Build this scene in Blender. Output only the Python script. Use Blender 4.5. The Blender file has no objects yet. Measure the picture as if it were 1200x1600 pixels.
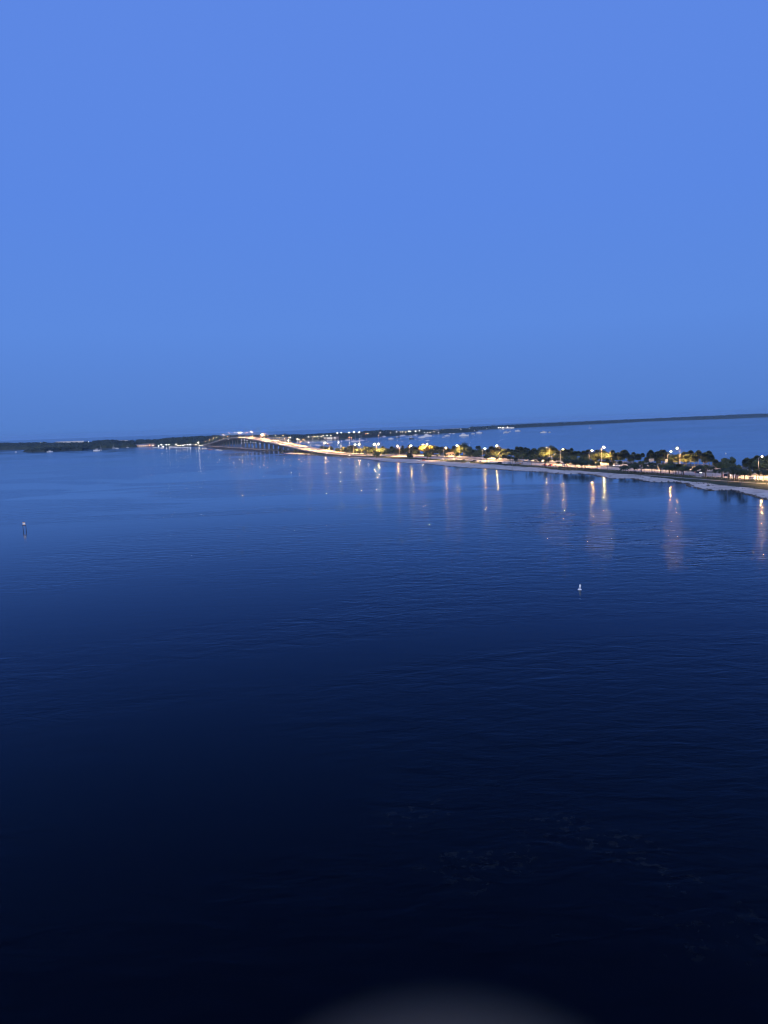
import bpy, math, random
import numpy as np
from mathutils import Vector, Matrix, noise

random.seed(7)
R = math.radians
sc = bpy.context.scene
COL = sc.collection

# ------------------------------------------------------------------ camera
F_PX, EYE = 1203.0, 42.0                     # focal length in pixels of the 1200x1600 photograph, eye height in metres
ROLL = math.atan(0.0342)
PITCH = math.atan(136.5 * math.cos(ROLL) / F_PX)
FWD = Vector((0, math.cos(PITCH), -math.sin(PITCH)))
_r0, _u0 = Vector((1, 0, 0)), Vector((0, math.sin(PITCH), math.cos(PITCH)))
RGT = math.cos(ROLL) * _r0 - math.sin(ROLL) * _u0
UPV = math.sin(ROLL) * _r0 + math.cos(ROLL) * _u0
cam_d = bpy.data.cameras.new('camera')
cam = bpy.data.objects.new('camera', cam_d)
COL.objects.link(cam)
cam_d.sensor_fit = 'VERTICAL'
cam_d.sensor_height = 36.0
cam_d.lens = 36.0 * F_PX / 1600.0
cam_d.clip_start = 0.005
cam_d.clip_end = 60000
m = Matrix((RGT, UPV, -FWD)).transposed().to_4x4()
m.translation = (0, 0, EYE)
cam.matrix_world = m
cam_d.dof.use_dof = True                      # a phone lens, focused on the bay
cam_d.dof.focus_distance = 900.0
cam_d.dof.aperture_fstop = 6.8
sc.camera = cam

# ------------------------------------------------------------------ dusk sky
world = bpy.data.worlds.new('World')
sc.world = world
world.use_nodes = True
wn, wl = world.node_tree.nodes, world.node_tree.links
bg = wn['Background']
tc = wn.new('ShaderNodeTexCoord')
sep = wn.new('ShaderNodeSeparateXYZ')
ramp = wn.new('ShaderNodeValToRGB')
wl.new(tc.outputs['Generated'], sep.inputs[0])
wl.new(sep.outputs['Z'], ramp.inputs[0])
wl.new(ramp.outputs[0], bg.inputs[0])
def lin(c):
    return tuple(((v / 255) / 12.92 if v <= 10 else ((v / 255 + .055) / 1.055) ** 2.4) for v in c) + (1,)
SKY = [(0.0, (84, 127, 203)), (0.05, (88, 132, 211)), (0.12, (92, 138, 222)), (0.26, (91, 136, 227)), (0.5, (94, 136, 228)), (1.0, (82, 120, 211))]
el = ramp.color_ramp.elements
el[0].position, el[0].color = SKY[0][0], lin(SKY[0][1])
el[1].position, el[1].color = SKY[-1][0], lin(SKY[-1][1])
for p, c in SKY[1:-1]:
    e = el.new(p)
    e.color = lin(c)
bg.inputs[1].default_value = 1.0
# afterglow of the set sun, low in the sky behind the camera
sun_d = bpy.data.lights.new('sun', 'SUN')
sun_d.energy = 1.7
sun_d.angle = R(50)
sun_d.color = (1.0, 0.94, 0.88)
sun = bpy.data.objects.new('sun', sun_d)
COL.objects.link(sun)
sun.rotation_euler = (R(62), 0, R(-20))
sc.view_settings.view_transform = 'Standard'
sc.view_settings.look = 'None'
sc.view_settings.exposure = 0.0
sc.view_settings.gamma = 1.0
sc.view_settings.use_curve_mapping = False
sc.cycles.use_denoising = True
sc.cycles.max_bounces = 4
sc.cycles.diffuse_bounces = 1
sc.cycles.glossy_bounces = 2
sc.cycles.transmission_bounces = 2
sc.cycles.volume_bounces = 0
sc.cycles.sample_clamp_indirect = 4.0
sc.cycles.use_light_tree = True
sc.cycles.filter_width = 1.1

# ------------------------------------------------------------------ placing: photograph pixel -> point on a level / upright plane
def ray(x, y):
    return FWD * F_PX + RGT * (x - 600) + UPV * (800 - y)
def at(x, y, z=0.0):
    d = ray(x, y)
    return Vector((0, 0, EYE)) + d * ((z - EYE) / d.z)
def proj(p):
    d = Vector(p) - Vector((0, 0, EYE))
    w = d.dot(FWD)
    return 600 + F_PX * d.dot(RGT) / w, 800 - F_PX * d.dot(UPV) / w
AX = Vector((-0.38269542, 0.92387457))       # direction of the causeway
AN = Vector((AX.y, -AX.x))                   # across it, away from the camera
C0 = Vector((72.34, 727.98))
def sv(p):
    d = Vector((p[0], p[1])) - C0
    return d.dot(AX), d.dot(AN)
def W(s, v, z=0.0):
    q = C0 + AX * s + AN * v
    return Vector((q.x, q.y, z))
def onv(x, y, vf):
    """Point seen at a pixel on the upright surface v = vf(s)."""
    d = ray(x, y)
    dn = Vector((d.x, d.y)).dot(AN)
    on = (Vector((0, 0)) - C0).dot(AN)
    v = vf(0) if callable(vf) else vf
    for _ in range(8):
        t = (v - on) / dn
        p = Vector((0, 0, EYE)) + d * t
        if not callable(vf):
            break
        v = vf(sv(p)[0])
    return p
def interp(tab):
    xs, ys = [a for a, b in tab], [b for a, b in tab]
    return lambda s: float(np.interp(s, xs, ys))

# ------------------------------------------------------------------ tagging
def tag(o, label=None, cat=None, group=None, kind=None):
    if label: o['label'] = label
    if cat: o['category'] = cat
    if group: o['group'] = group
    if kind: o['kind'] = kind
    return o
def empty(name, loc=(0, 0, 0), rz=0.0):
    o = bpy.data.objects.new(name, None)
    o.empty_display_size = 0.5
    COL.objects.link(o)
    o.location = loc
    o.rotation_euler = (0, 0, rz)
    return o
def link(name, me, parent=None, loc=None, rz=None, scale=None):
    o = bpy.data.objects.new(name, me)
    COL.objects.link(o)
    if parent: o.parent = parent
    if loc is not None: o.location = loc
    if rz is not None: o.rotation_euler = (0, 0, rz)
    if scale is not None: o.scale = scale
    return o
def copy_tree(o, parent=None):
    c = o.copy()
    COL.objects.link(c)
    c.parent = parent
    for ch in o.children:
        copy_tree(ch, c)
    return c
def ordinal(n):
    return '%d%s' % (n, 'th' if 10 < n % 100 < 14 else {1: 'st', 2: 'nd', 3: 'rd'}.get(n % 10, 'th'))
QUEUE = {}
def later(o, key):
    """Label the things of one kind at the end, counted along the picture."""
    QUEUE.setdefault(key, []).append(o)

# ------------------------------------------------------------------ mesh builder
class MB:
    def __init__(s):
        s.v, s.f = [], []
    def add(s, vs, fs):
        n = len(s.v)
        s.v += [tuple(a) for a in vs]
        s.f += [tuple(i + n for i in f) for f in fs]
        return s
    def box(s, c, d, rz=0.0, taper=1.0, M=None):
        cx, cy, cz = c; dx, dy, dz = d[0] / 2, d[1] / 2, d[2] / 2
        vs = []
        for k, t in ((-1, 1.0), (1, taper)):
            for a, b in ((-1, -1), (1, -1), (1, 1), (-1, 1)):
                x, y = a * dx * t, b * dy * t
                x, y = x * math.cos(rz) - y * math.sin(rz), x * math.sin(rz) + y * math.cos(rz)
                p = Vector((cx + x, cy + y, cz + k * dz))
                vs.append(M @ p if M else p)
        return s.add(vs, [(0, 3, 2, 1), (4, 5, 6, 7), (0, 1, 5, 4), (1, 2, 6, 5), (2, 3, 7, 6), (3, 0, 4, 7)])
    def tube(s, pts, rad, n=6, cap=True):
        pts = [Vector(p) for p in pts]
        if not hasattr(rad, '__len__'): rad = [rad] * len(pts)
        vs, fs = [], []
        for i, p in enumerate(pts):
            d = (pts[min(i + 1, len(pts) - 1)] - pts[max(i - 1, 0)]).normalized()
            a = d.orthogonal().normalized() if abs(d.z) < .99 else Vector((1, 0, 0))
            if abs(d.z) < .99: a = Vector((0, 0, 1)).cross(d).normalized()
            b = d.cross(a).normalized()
            for k in range(n):
                t = 2 * math.pi * k / n
                vs.append(p + (a * math.cos(t) + b * math.sin(t)) * rad[i])
        for i in range(len(pts) - 1):
            for k in range(n):
                q = (k + 1) % n
                fs.append((i * n + k, i * n + q, (i + 1) * n + q, (i + 1) * n + k))
        if cap:
            fs.append(tuple(reversed(range(n))))
            fs.append(tuple(range((len(pts) - 1) * n, len(pts) * n)))
        return s.add(vs, fs)
    def lathe(s, prof, n=10, c=(0, 0, 0)):
        vs, fs = [], []
        for r_, z in prof:
            for k in range(n):
                t = 2 * math.pi * k / n
                vs.append((c[0] + r_ * math.cos(t), c[1] + r_ * math.sin(t), c[2] + z))
        for i in range(len(prof) - 1):
            for k in range(n):
                q = (k + 1) % n
                fs.append((i * n + k, i * n + q, (i + 1) * n + q, (i + 1) * n + k))
        fs.append(tuple(reversed(range(n))))
        fs.append(tuple(range((len(prof) - 1) * n, len(prof) * n)))
        return s.add(vs, fs)
    def loft(s, rings, caps=True):
        n = len(rings[0]); vs = [p for r_ in rings for p in r_]; fs = []
        for i in range(len(rings) - 1):
            for k in range(n):
                q = (k + 1) % n
                fs.append((i * n + k, i * n + q, (i + 1) * n + q, (i + 1) * n + k))
        if caps:
            fs.append(tuple(reversed(range(n))))
            fs.append(tuple(range((len(rings) - 1) * n, len(rings) * n)))
        return s.add(vs, fs)
    def mesh(s, name, mat, smooth=False):
        me = bpy.data.meshes.new(name)
        me.from_pydata([tuple(v) for v in s.v], [], s.f)
        me.materials.append(mat)
        if smooth:
            me.polygons.foreach_set('use_smooth', [True] * len(me.polygons))
        me.update()
        return me
    def obj(s, name, mat, parent=None, smooth=False, **k):
        return link(name, s.mesh(name, mat, smooth), parent, **k)

# ------------------------------------------------------------------ materials
def material(name, color, rough=0.7, var=0.25, scale=1.0, color2=None, bump=0.0, bscale=None, metal=0.0, coords='Object', spec=0.3):
    mt = bpy.data.materials.new(name)
    mt.use_nodes = True
    n, l = mt.node_tree.nodes, mt.node_tree.links
    b = n['Principled BSDF']
    b.inputs['Roughness'].default_value = rough
    b.inputs['Metallic'].default_value = metal
    b.inputs['Specular IOR Level'].default_value = spec
    t = n.new('ShaderNodeTexCoord')
    nz = n.new('ShaderNodeTexNoise')
    nz.inputs['Scale'].default_value = scale
    nz.inputs['Detail'].default_value = 5
    l.new(t.outputs[coords], nz.inputs['Vector'])
    r_ = n.new('ShaderNodeValToRGB')
    c2 = color2 or tuple(c * (1 + var) for c in color)
    c1 = color if color2 else tuple(c * (1 - var) for c in color)
    r_.color_ramp.elements[0].position = .33
    r_.color_ramp.elements[1].position = .67
    r_.color_ramp.elements[0].color = (*c1, 1)
    r_.color_ramp.elements[1].color = (*c2, 1)
    l.new(nz.outputs['Fac'], r_.inputs[0])
    l.new(r_.outputs[0], b.inputs['Base Color'])
    if bump:
        bn = n.new('ShaderNodeBump')
        nb = n.new('ShaderNodeTexNoise')
        nb.inputs['Scale'].default_value = bscale or scale * 4
        l.new(t.outputs[coords], nb.inputs['Vector'])
        bn.inputs['Strength'].default_value = bump
        l.new(nb.outputs['Fac'], bn.inputs['Height'])
        l.new(bn.outputs[0], b.inputs['Normal'])
    return mt
def emitter(name, color, strength):
    mt = bpy.data.materials.new(name)
    mt.use_nodes = True
    b = mt.node_tree.nodes['Principled BSDF']
    b.inputs['Base Color'].default_value = (.8, .8, .8, 1)
    b.inputs['Emission Color'].default_value = (*color, 1)
    b.inputs['Emission Strength'].default_value = strength
    return mt
MT = {
    'sand': material('sand', (.34, .32, .285), .9, scale=.09, color2=(.56, .53, .48), bump=.5, bscale=1.2, coords='Generated' if 0 else 'Object'),
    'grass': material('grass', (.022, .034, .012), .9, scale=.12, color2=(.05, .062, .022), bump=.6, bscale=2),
    'lot': material('lot', (.14, .14, .13), .9, scale=.06, color2=(.22, .21, .19), bump=.3),
    'asphalt': material('asphalt', (.26, .25, .235), .85, scale=.08, color2=(.34, .33, .31), bump=.2, bscale=3),
    'path': material('path', (.27, .26, .24), .85, .15, .2),
    'paint': material('paint', (.75, .73, .66), .6, .1, .5),
    'concrete': material('concrete', (.30, .29, .27), .85, scale=.12, color2=(.42, .41, .38), bump=.2),
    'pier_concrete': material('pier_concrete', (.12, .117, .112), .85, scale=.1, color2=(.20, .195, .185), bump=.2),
    'old_concrete': material('old_concrete', (.05, .048, .045), .9, scale=.1, color2=(.10, .096, .09), bump=.2),
    'rock': material('rock', (.035, .033, .03), .9, scale=.3, color2=(.10, .095, .085), bump=.5),
    'bark': material('bark', (.14, .11, .085), .9, .35, 2.0, bump=.5),
    'palm_bark': material('palm_bark', (.22, .19, .15), .9, .3, 2.0, bump=.5),
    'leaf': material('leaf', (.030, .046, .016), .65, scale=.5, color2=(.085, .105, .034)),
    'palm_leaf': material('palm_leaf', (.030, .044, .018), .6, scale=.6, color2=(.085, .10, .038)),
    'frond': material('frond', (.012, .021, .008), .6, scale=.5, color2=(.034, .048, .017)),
    'lamplit_leaf': material('lamplit_leaf', (.09, .08, .015), .65, scale=.6, color2=(.22, .17, .025)),  # yellow lamp glow on foliage, put into the leaf colour
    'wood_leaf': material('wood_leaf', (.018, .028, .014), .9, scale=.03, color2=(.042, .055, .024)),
    'land': material('land', (.05, .05, .035), .95, scale=.02, color2=(.11, .10, .075)),
    'steel': material('steel', (.42, .42, .42), .45, .1, 1.0, metal=.6),
    'dark_metal': material('dark_metal', (.06, .06, .065), .5, .2, 1.0),
    'white_paint': material('white_paint', (.82, .83, .84), .35, .06, .6),
    'cream': material('cream', (.62, .57, .47), .6, .1, .4),
    'navy': material('navy', (.02, .03, .07), .3, .1, .6),
    'hull_red': material('hull_red', (.42, .10, .07), .4, .15, .6),
    'hull_dark': material('hull_dark', (.04, .07, .06), .35, .2, .6),
    'teak': material('teak', (.28, .19, .11), .6, .2, 1.5),
    'canvas': material('canvas', (.10, .14, .26), .8, .15, 1.0),
    'glass': material('glass', (.015, .018, .022), .08, .1, 1.0, spec=.8),
    'rubber': material('rubber', (.02, .02, .02), .8, .1, 2.0),
    'car_white': material('car_white', (.72, .72, .71), .25, .04, 1.0),
    'car_silver': material('car_silver', (.38, .39, .40), .25, .05, 1.0, metal=.4),
    'car_dark': material('car_dark', (.03, .032, .04), .2, .1, 1.0),
    'car_red': material('car_red', (.45, .03, .025), .25, .08, 1.0),
    'car_blue': material('car_blue', (.05, .09, .22), .25, .08, 1.0),
    'roof': material('roof', (.30, .28, .26), .8, .15, .3),
    'roof_tan': material('roof_tan', (.34, .25, .16), .8, .2, .3),
    'wall_white': material('wall_white', (.70, .69, .66), .7, .08, .2),
    'wall_tan': material('wall_tan', (.48, .38, .26), .75, .12, .3),
    'wall_pink': material('wall_pink', (.50, .28, .20), .75, .12, .3),
    'timber': material('timber', (.06, .05, .04), .85, .3, 1.5),
    'orange_board': material('orange_board', (.75, .32, .10), .6, .08, 2.0),
    'float_white': material('float_white', (.78, .80, .82), .4, .06, 3.0),
    'sign_back': material('sign_back', (.35, .38, .42), .5, .08, 1.0, metal=.3),
}
LAMP = {
    'warm': emitter('warm_lens', (1.0, .46, .11), 1500),
    'bridge': emitter('bridge_lens', (1.0, .52, .16), 90),
    'bright': emitter('bright_lens', (1.0, .56, .19), 2200),
    'shore': emitter('shore_lens', (1.0, .78, .46), 22),
    'shore_white': emitter('shore_white_lens', (1.0, .93, .80), 28),
    'shore_big': emitter('shore_big_lens', (1.0, .86, .60), 45),
    'orange': emitter('orange_lens', (1.0, .38, .14), 18),
    'head': emitter('headlight_lens', (1.0, .93, .80), 25),
    'tail': emitter('taillight_lens', (1.0, .05, .03), 10),
    'pane': emitter('lit_pane', (1.0, .50, .11), .9),
    'pane_white': emitter('lit_white_pane', (1.0, .88, .68), 1.0),
    'deck': emitter('pier_lamp_lens', (.95, .95, 1.0), 9),
}

# ------------------------------------------------------------------ water
def water_material():
    mt = bpy.data.materials.new('sea_water')
    mt.use_nodes = True
    n, l = mt.node_tree.nodes, mt.node_tree.links
    n.remove(n['Principled BSDF'])
    out = n['Material Output']
    gl = n.new('ShaderNodeBsdfGlossy'); df = n.new('ShaderNodeBsdfDiffuse'); ms = n.new('ShaderNodeMixShader'); fr = n.new('ShaderNodeFresnel')
    fr.inputs['IOR'].default_value = 1.33
    t = n.new('ShaderNodeTexCoord')
    def mapped(sx, sy, rz=0.0):
        mp = n.new('ShaderNodeMapping')
        mp.inputs['Scale'].default_value = (sx, sy, 1)
        mp.inputs['Rotation'].default_value = (0, 0, rz)
        l.new(t.outputs['Object'], mp.inputs['Vector'])
        return mp
    def nz(mp, scale, detail=3, dist=0.0, rough=.5):
        q = n.new('ShaderNodeTexNoise')
        q.inputs['Scale'].default_value = scale
        q.inputs['Detail'].default_value = detail
        q.inputs['Roughness'].default_value = rough
        q.inputs['Distortion'].default_value = dist
        l.new(mp.outputs[0], q.inputs['Vector'])
        return q
    def math_(op, a, b_, clamp=False):
        q = n.new('ShaderNodeMath'); q.operation = op; q.use_clamp = clamp
        for i, x in enumerate((a, b_)):
            if isinstance(x, (int, float)): q.inputs[i].default_value = x
            else: l.new(x, q.inputs[i])
        return q.outputs[0]
    def ramp_(x, a, b_, lo, hi):
        q = n.new('ShaderNodeMapRange')
        q.interpolation_type = 'SMOOTHSTEP'
        l.new(x, q.inputs[0])
        for i, y in enumerate((a, b_, lo, hi)): q.inputs[1 + i].default_value = y
        return q.outputs[0]
    # wind: ruffled water between long calm slicks
    slick = nz(mapped(.0042, .0062, R(-12)), 1.0, 4, 1.0, .5)
    calm = ramp_(slick.outputs['Fac'], .46, .54, 1.0, .0)
    gust = nz(mapped(.012, .03, R(8)), 1.0, 3, .4)
    wind = math_('MULTIPLY', math_('ADD', math_('MULTIPLY', calm, .86), .14), ramp_(gust.outputs['Fac'], .3, .7, .75, 1.1))
    def ellipse(A_, B_, half, k=.75):
        mp = n.new('ShaderNodeMapping'); mp.vector_type = 'TEXTURE'
        mp.inputs['Location'].default_value = (*((A_ + B_) / 2).xy, 0)
        mp.inputs['Rotation'].default_value = (0, 0, math.atan2(B_.y - A_.y, B_.x - A_.x))
        mp.inputs['Scale'].default_value = ((B_ - A_).length * k, half, 1)
        l.new(t.outputs['Object'], mp.inputs['Vector'])
        gs = n.new('ShaderNodeTexGradient'); gs.gradient_type = 'SPHERICAL'
        l.new(mp.outputs[0], gs.inputs['Vector'])
        return gs.outputs['Fac']
    brk = nz(mapped(.03, .06, R(10)), 1.0, 4, .8, .6)
    shoal = math_('MULTIPLY', ramp_(ellipse(at(840, 800), at(1125, 878), 40), .1, .45, 0, 1), ramp_(brk.outputs['Fac'], .42, .58, 0, 1))
    wind = math_('ADD', wind, math_('MULTIPLY', shoal, 4.0))
    sp = n.new('ShaderNodeSeparateXYZ'); l.new(t.outputs['Object'], sp.inputs[0])
    wind = math_('MULTIPLY', wind, ramp_(sp.outputs['Y'], 60, 900, .75, 1.6))      # open water is rougher than the lee of the shore
    # ripples of three sizes, crests lying across the view
    w1 = nz(mapped(.17, .32, R(6)), 1.0, 3, .5)
    w2 = nz(mapped(.80, 1.30, R(-9)), 1.0, 3, .3)
    w3 = nz(mapped(.035, .085, R(14)), 1.0, 2, .4)
    h = math_('ADD', math_('MULTIPLY', w1.outputs['Fac'], .34), math_('ADD', math_('MULTIPLY', w2.outputs['Fac'], .085), math_('MULTIPLY', w3.outputs['Fac'], .30)))
    bn = n.new('ShaderNodeBump')
    bn.inputs['Distance'].default_value = 1.0
    l.new(math_('MULTIPLY', wind, .58), bn.inputs['Strength'])
    l.new(h, bn.inputs['Height'])
    for sh in (gl, df, fr): l.new(bn.outputs[0], sh.inputs['Normal'])
    l.new(math_('ADD', math_('MULTIPLY', wind, .04), .10), gl.inputs['Roughness'])
    fac = math_('MINIMUM', math_('MULTIPLY', math_('POWER', fr.outputs[0], 1.58), 1.5), .70)
    tint = n.new('ShaderNodeMix'); tint.data_type = 'RGBA'        # blue put into the reflection colour, strongest at steep view
    l.new(ramp_(fr.outputs[0], .08, .65, 0, 1), tint.inputs[0])
    tint.inputs[6].default_value = (.45, .68, 1.0, 1)
    tint.inputs[7].default_value = (.88, .95, 1.0, 1)
    l.new(tint.outputs[2], gl.inputs['Color'])
    l.new(fac, ms.inputs[0]); l.new(df.outputs[0], ms.inputs[1]); l.new(gl.outputs[0], ms.inputs[2])
    l.new(ms.outputs[0], out.inputs['Surface'])
    # pale sandy gaps in the sea-grass bed of the shallows, seen dimly through the water
    bed = nz(mapped(.75, .95), 1.0, 5, .4, .65)
    bed2 = nz(mapped(.09, .12), 1.0, 3, .4)
    bed_zone = ellipse(at(640, 1250), at(1190, 1460), 13)
    spot = math_('MULTIPLY', math_('MULTIPLY', ramp_(bed.outputs['Fac'], .50, .66, 0, 1), ramp_(bed2.outputs['Fac'], .48, .60, 0, 1)), ramp_(bed_zone, .0, .5, 0, 1))
    mx = n.new('ShaderNodeMix'); mx.data_type = 'RGBA'
    l.new(spot, mx.inputs[0])
    mx.inputs[6].default_value = (.0001, .0005, .0024, 1)
    mx.inputs[7].default_value = (.0095, .0105, .0095, 1)
    l.new(mx.outputs[2], df.inputs['Color'])
    return mt
MT['water'] = water_material()
mb = MB()
# the sheet ends where the sea sinks behind the curve of the earth
mb.add([(0, 0, 0)] + [(11600 * math.cos(R(a * 3)), 11600 * math.sin(R(a * 3)), 0) for a in range(120)], [(0, 1 + k, 1 + (k + 1) % 120) for k in range(120)])
tag(mb.obj('water', MT['water']), kind='structure')

# ------------------------------------------------------------------ causeway ground
SHORE = [(1200, 781), (1180, 778), (1170, 774), (1155, 769), (1145, 766), (1130, 766), (1110, 767), (1100, 765.5), (1080, 761), (1070, 757), (1060, 753.4), (1040, 753), (1020, 753.5), (1000, 751), (985, 747.8), (960, 748), (950, 747.5), (935, 745), (920, 741.3), (900, 740.3), (880, 741), (860, 740), (845, 737.4), (820, 736.5), (800, 735.5), (780, 734), (760, 732.5), (740, 731.5), (720, 730.5), (700, 729), (680, 726.5), (660, 724.5), (640, 724), (620, 723), (600, 721.5), (580, 718.5), (560, 716.5), (540, 715), (520, 713.5), (500, 712), (480, 711), (450, 709.5), (440, 708.5)]
tab = [(-560, -62), (-480, -52), (-420, -42)]
for q in SHORE:
    s_, v_ = sv(at(*q))
    if s_ > tab[-1][0] + 1: tab.append((s_, v_))
tab += [(628, 8)]
V_SHORE = interp(tab)
V_FAR = interp([(-560, 172), (-420, 166), (-200, 155), (0, 140), (200, 130), (450, 121), (560, 100), (600, 80), (620, 55), (628, 42)])
V_SAND = interp([(-560, 6), (-365, 3), (-323, 8), (-290, 14), (-204, 33), (-145, 34), (-23, 36), (125, 40), (250, 32), (330, 16), (435, 9), (628, 14)])
VN = interp([(-560, 40), (-280, 40), (-180, 46), (-100, 47), (0, 51), (100, 50), (200, 48), (300, 42), (380, 29), (450, 23), (520, 20), (1700, 20)])
VF = interp([(-560, 110), (-280, 110), (-180, 108), (-100, 104), (0, 104), (100, 102), (200, 98), (300, 86), (380, 62), (450, 54), (520, 50), (1700, 50)])
VM = lambda s: VN(s) + (VF(s) - VN(s)) * .46
GZ = .5
def shore_v(s):
    return V_SHORE(s) + 1.6 * noise.noise(Vector((s * .06, 1.3, 0))) + .8 * noise.noise(Vector((s * .21, 7.3, 0)))
def ground_z(s, v):
    a, b = v - shore_v(s), V_FAR(s) - v
    d = min(a, b)
    z = -.6 + 1.1 * min(1, max(0, (d + 2) / 15)) ** .6
    return z + .10 * noise.noise(Vector((s * .08, v * .08, 3))) * min(1, max(0, d / 10))
def strip(name, mat, fa, fb, s0, s1, ds, nv, zf, kind='structure', parent=None):
    mb = MB(); ns = max(2, int((s1 - s0) / ds) + 1)
    for i in range(ns):
        s = s0 + (s1 - s0) * i / (ns - 1)
        for j in range(nv):
            v = fa(s) + (fb(s) - fa(s)) * j / (nv - 1)
            mb.v.append(tuple(W(s, v, zf(s, v))))
    for i in range(ns - 1):
        for j in range(nv - 1):
            a = i * nv + j
            mb.f.append((a, a + 1, a + nv + 1, a + nv))
    o = mb.obj(name, mat, parent, smooth=True)
    if kind: tag(o, kind=kind)
    return o
strip('causeway_ground', MT['grass'], lambda s: shore_v(s) - 2, lambda s: V_FAR(s) + 2, -560, 628, 4, 46, ground_z)
def sand_edge(s):
    return V_SAND(s) - 4 + 8 * noise.noise(Vector((s * .03, 11, 0))) + 2.5 * noise.noise(Vector((s * .12, 4, 0)))
strip('beach', MT['sand'], lambda s: shore_v(s) - 1.9, sand_edge, -560, 622, 3, 16, lambda s, v: ground_z(s, v) + .12)
MT['wet_sand'] = material('wet_sand', (.10, .092, .08), .45, scale=.15, color2=(.19, .175, .15), bump=.3, bscale=2)
strip('wet_sand', MT['wet_sand'], lambda s: shore_v(s) - 1.9, lambda s: shore_v(s) + 2.2 + 2.2 * noise.noise(Vector((s * .09, 31, 0))) + noise.noise(Vector((s * .31, 37, 0))), -560, 622, 3, 4, lambda s, v: ground_z(s, v) + .18)
# small strips of sand between patches of grass, and the gravel lot behind the palms
strip('gravel_lot', MT['lot'], lambda s: 116, lambda s: V_FAR(s) - 8, -560, -60, 8, 5, lambda s, v: ground_z(s, v) + .12)
strip('footpath', MT['path'], lambda s: VN(s) - 14, lambda s: VN(s) - 10.5, -560, -215, 6, 3, lambda s, v: ground_z(s, v) + .14)

# deck height of the bridge and its approach
DECK = interp([(400, .75), (440, 1.0), (480, 1.9), (513, 2.9), (578, 5.4), (650, 8.6), (728, 12.4), (817, 16.3), (903, 19.6), (1000, 22.8), (1060, 24.1), (1100, 24.4), (1150, 23.6), (1236, 20.0), (1320, 15.2), (1411, 9.4), (1500, 4.0), (1570, 1.6), (1700, 1.3)])
def deck_z(s):                              # smoothed profile
    return sum(DECK(s + d) for d in (-30, -15, 0, 15, 30)) / 5
def road_z(s, v=0):
    return GZ + .25 if s < 400 else max(GZ + .25, deck_z(s))
S_BRIDGE = 500
# embankment under the approach
mb = MB(); rows = []
for i in range(28):
    s = 380 + i * 5.2
    z = road_z(s) - .05
    rows.append([W(s, VN(s) - 1.6 - max(0, z - .5) * 1.6, .2), W(s, VN(s) - 1.5, z), W(s, VF(s) + 1.5, z), W(s, VF(s) + 1.6 + max(0, z - .5) * 1.6, .2)])
mb.loft(rows)
tag(mb.obj('embankment', MT['grass']), kind='structure')
for nm, fa, fb in (('road', lambda s: VN(s), lambda s: VM(s) - 1.2), ('road', lambda s: VM(s) + 1.2, lambda s: VF(s))):
    rd = strip(nm, MT['asphalt'], fa, fb, -560, S_BRIDGE, 8, 6, lambda s, v: road_z(s))
    # painted lines: solid edges and broken lane lines
    mb = MB()
    for fr, dash in ((.03, 0), (.97, 0), (.34, 1), (.66, 1)):
        s = -556
        while s < S_BRIDGE - 6:
            L = 8 if not dash else 4
            q = []
            for ss, off in ((s, -.12), (s, .12), (s + L, .12), (s + L, -.12)):
                v = fa(ss) + (fb(ss) - fa(ss)) * fr + off
                q.append(W(ss, v, road_z(ss) + .05))
            mb.add(q, [(0, 1, 2, 3)])
            s += 8 if not dash else 12
    tag(mb.obj('lane_marking', MT['paint'], rd), kind='stuff')
for sgn, f in ((-1, VN), (1, VF)):
    mb = MB(); rows = []
    for i in range(140):
        s = -556 + i * (S_BRIDGE + 554) / 139
        a = f(s) + sgn * .02; b = f(s) + sgn * .45; z = road_z(s)
        rows.append([W(s, a, z - .3), W(s, a, z + .14), W(s, b, z + .14), W(s, b, z - .3)])
    mb.loft(rows)
    tag(mb.obj('kerb', MT['concrete']), kind='structure')
# concrete barrier down the middle of the causeway road
mb = MB(); rows = []
for i in range(140):
    s = -556 + i * (S_BRIDGE + 554) / 139
    z = road_z(s); v = VM(s)
    rows.append([W(s, v - .9, z - .3), W(s, v - .75, z + .25), W(s, v - .2, z + 1.05), W(s, v + .2, z + 1.05), W(s, v + .75, z + .25), W(s, v + .9, z - .3)])
mb.loft(rows)
tag(mb.obj('median_barrier', MT['pier_concrete']), 'long grey concrete barrier dividing the two lit carriageways of the causeway road', 'barrier')
# rocks and wrack at the water's edge: far too many to count
mb = MB()
def rock(mb, p, r_):
    vs = []
    for k in range(7):
        t = 2 * math.pi * k / 7; q = r_ * random.uniform(.7, 1.2)
        vs.append((p.x + q * math.cos(t), p.y + q * math.sin(t), p.z - r_ * .3))
    q = r_ * .5
    for k in range(7):
        t = 2 * math.pi * k / 7 + .3
        vs.append((p.x + q * math.cos(t) * random.uniform(.7, 1.3), p.y + q * math.sin(t), p.z + r_ * random.uniform(.35, .6)))
    mb.add(vs, [(k, (k + 1) % 7, 7 + (k + 1) % 7, 7 + k) for k in range(7)] + [tuple(range(7, 14))])
s = -560.0
while s < 622:
    s += random.uniform(.25, .8)
    dens = .5 + .5 * noise.noise(Vector((s * .02, 9, 0)))
    if random.random() < .45 + .5 * dens:
        v = shore_v(s) + random.gauss(1.6, 1.0)
        rock(mb, W(s, v, max(.02, ground_z(s, v) + .15)), random.uniform(.25, .85))
tag(mb.obj('shore_rocks', MT['rock']), 'dark rocks and seaweed along the waterline of the pale beach', 'rocks', kind='stuff')

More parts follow.
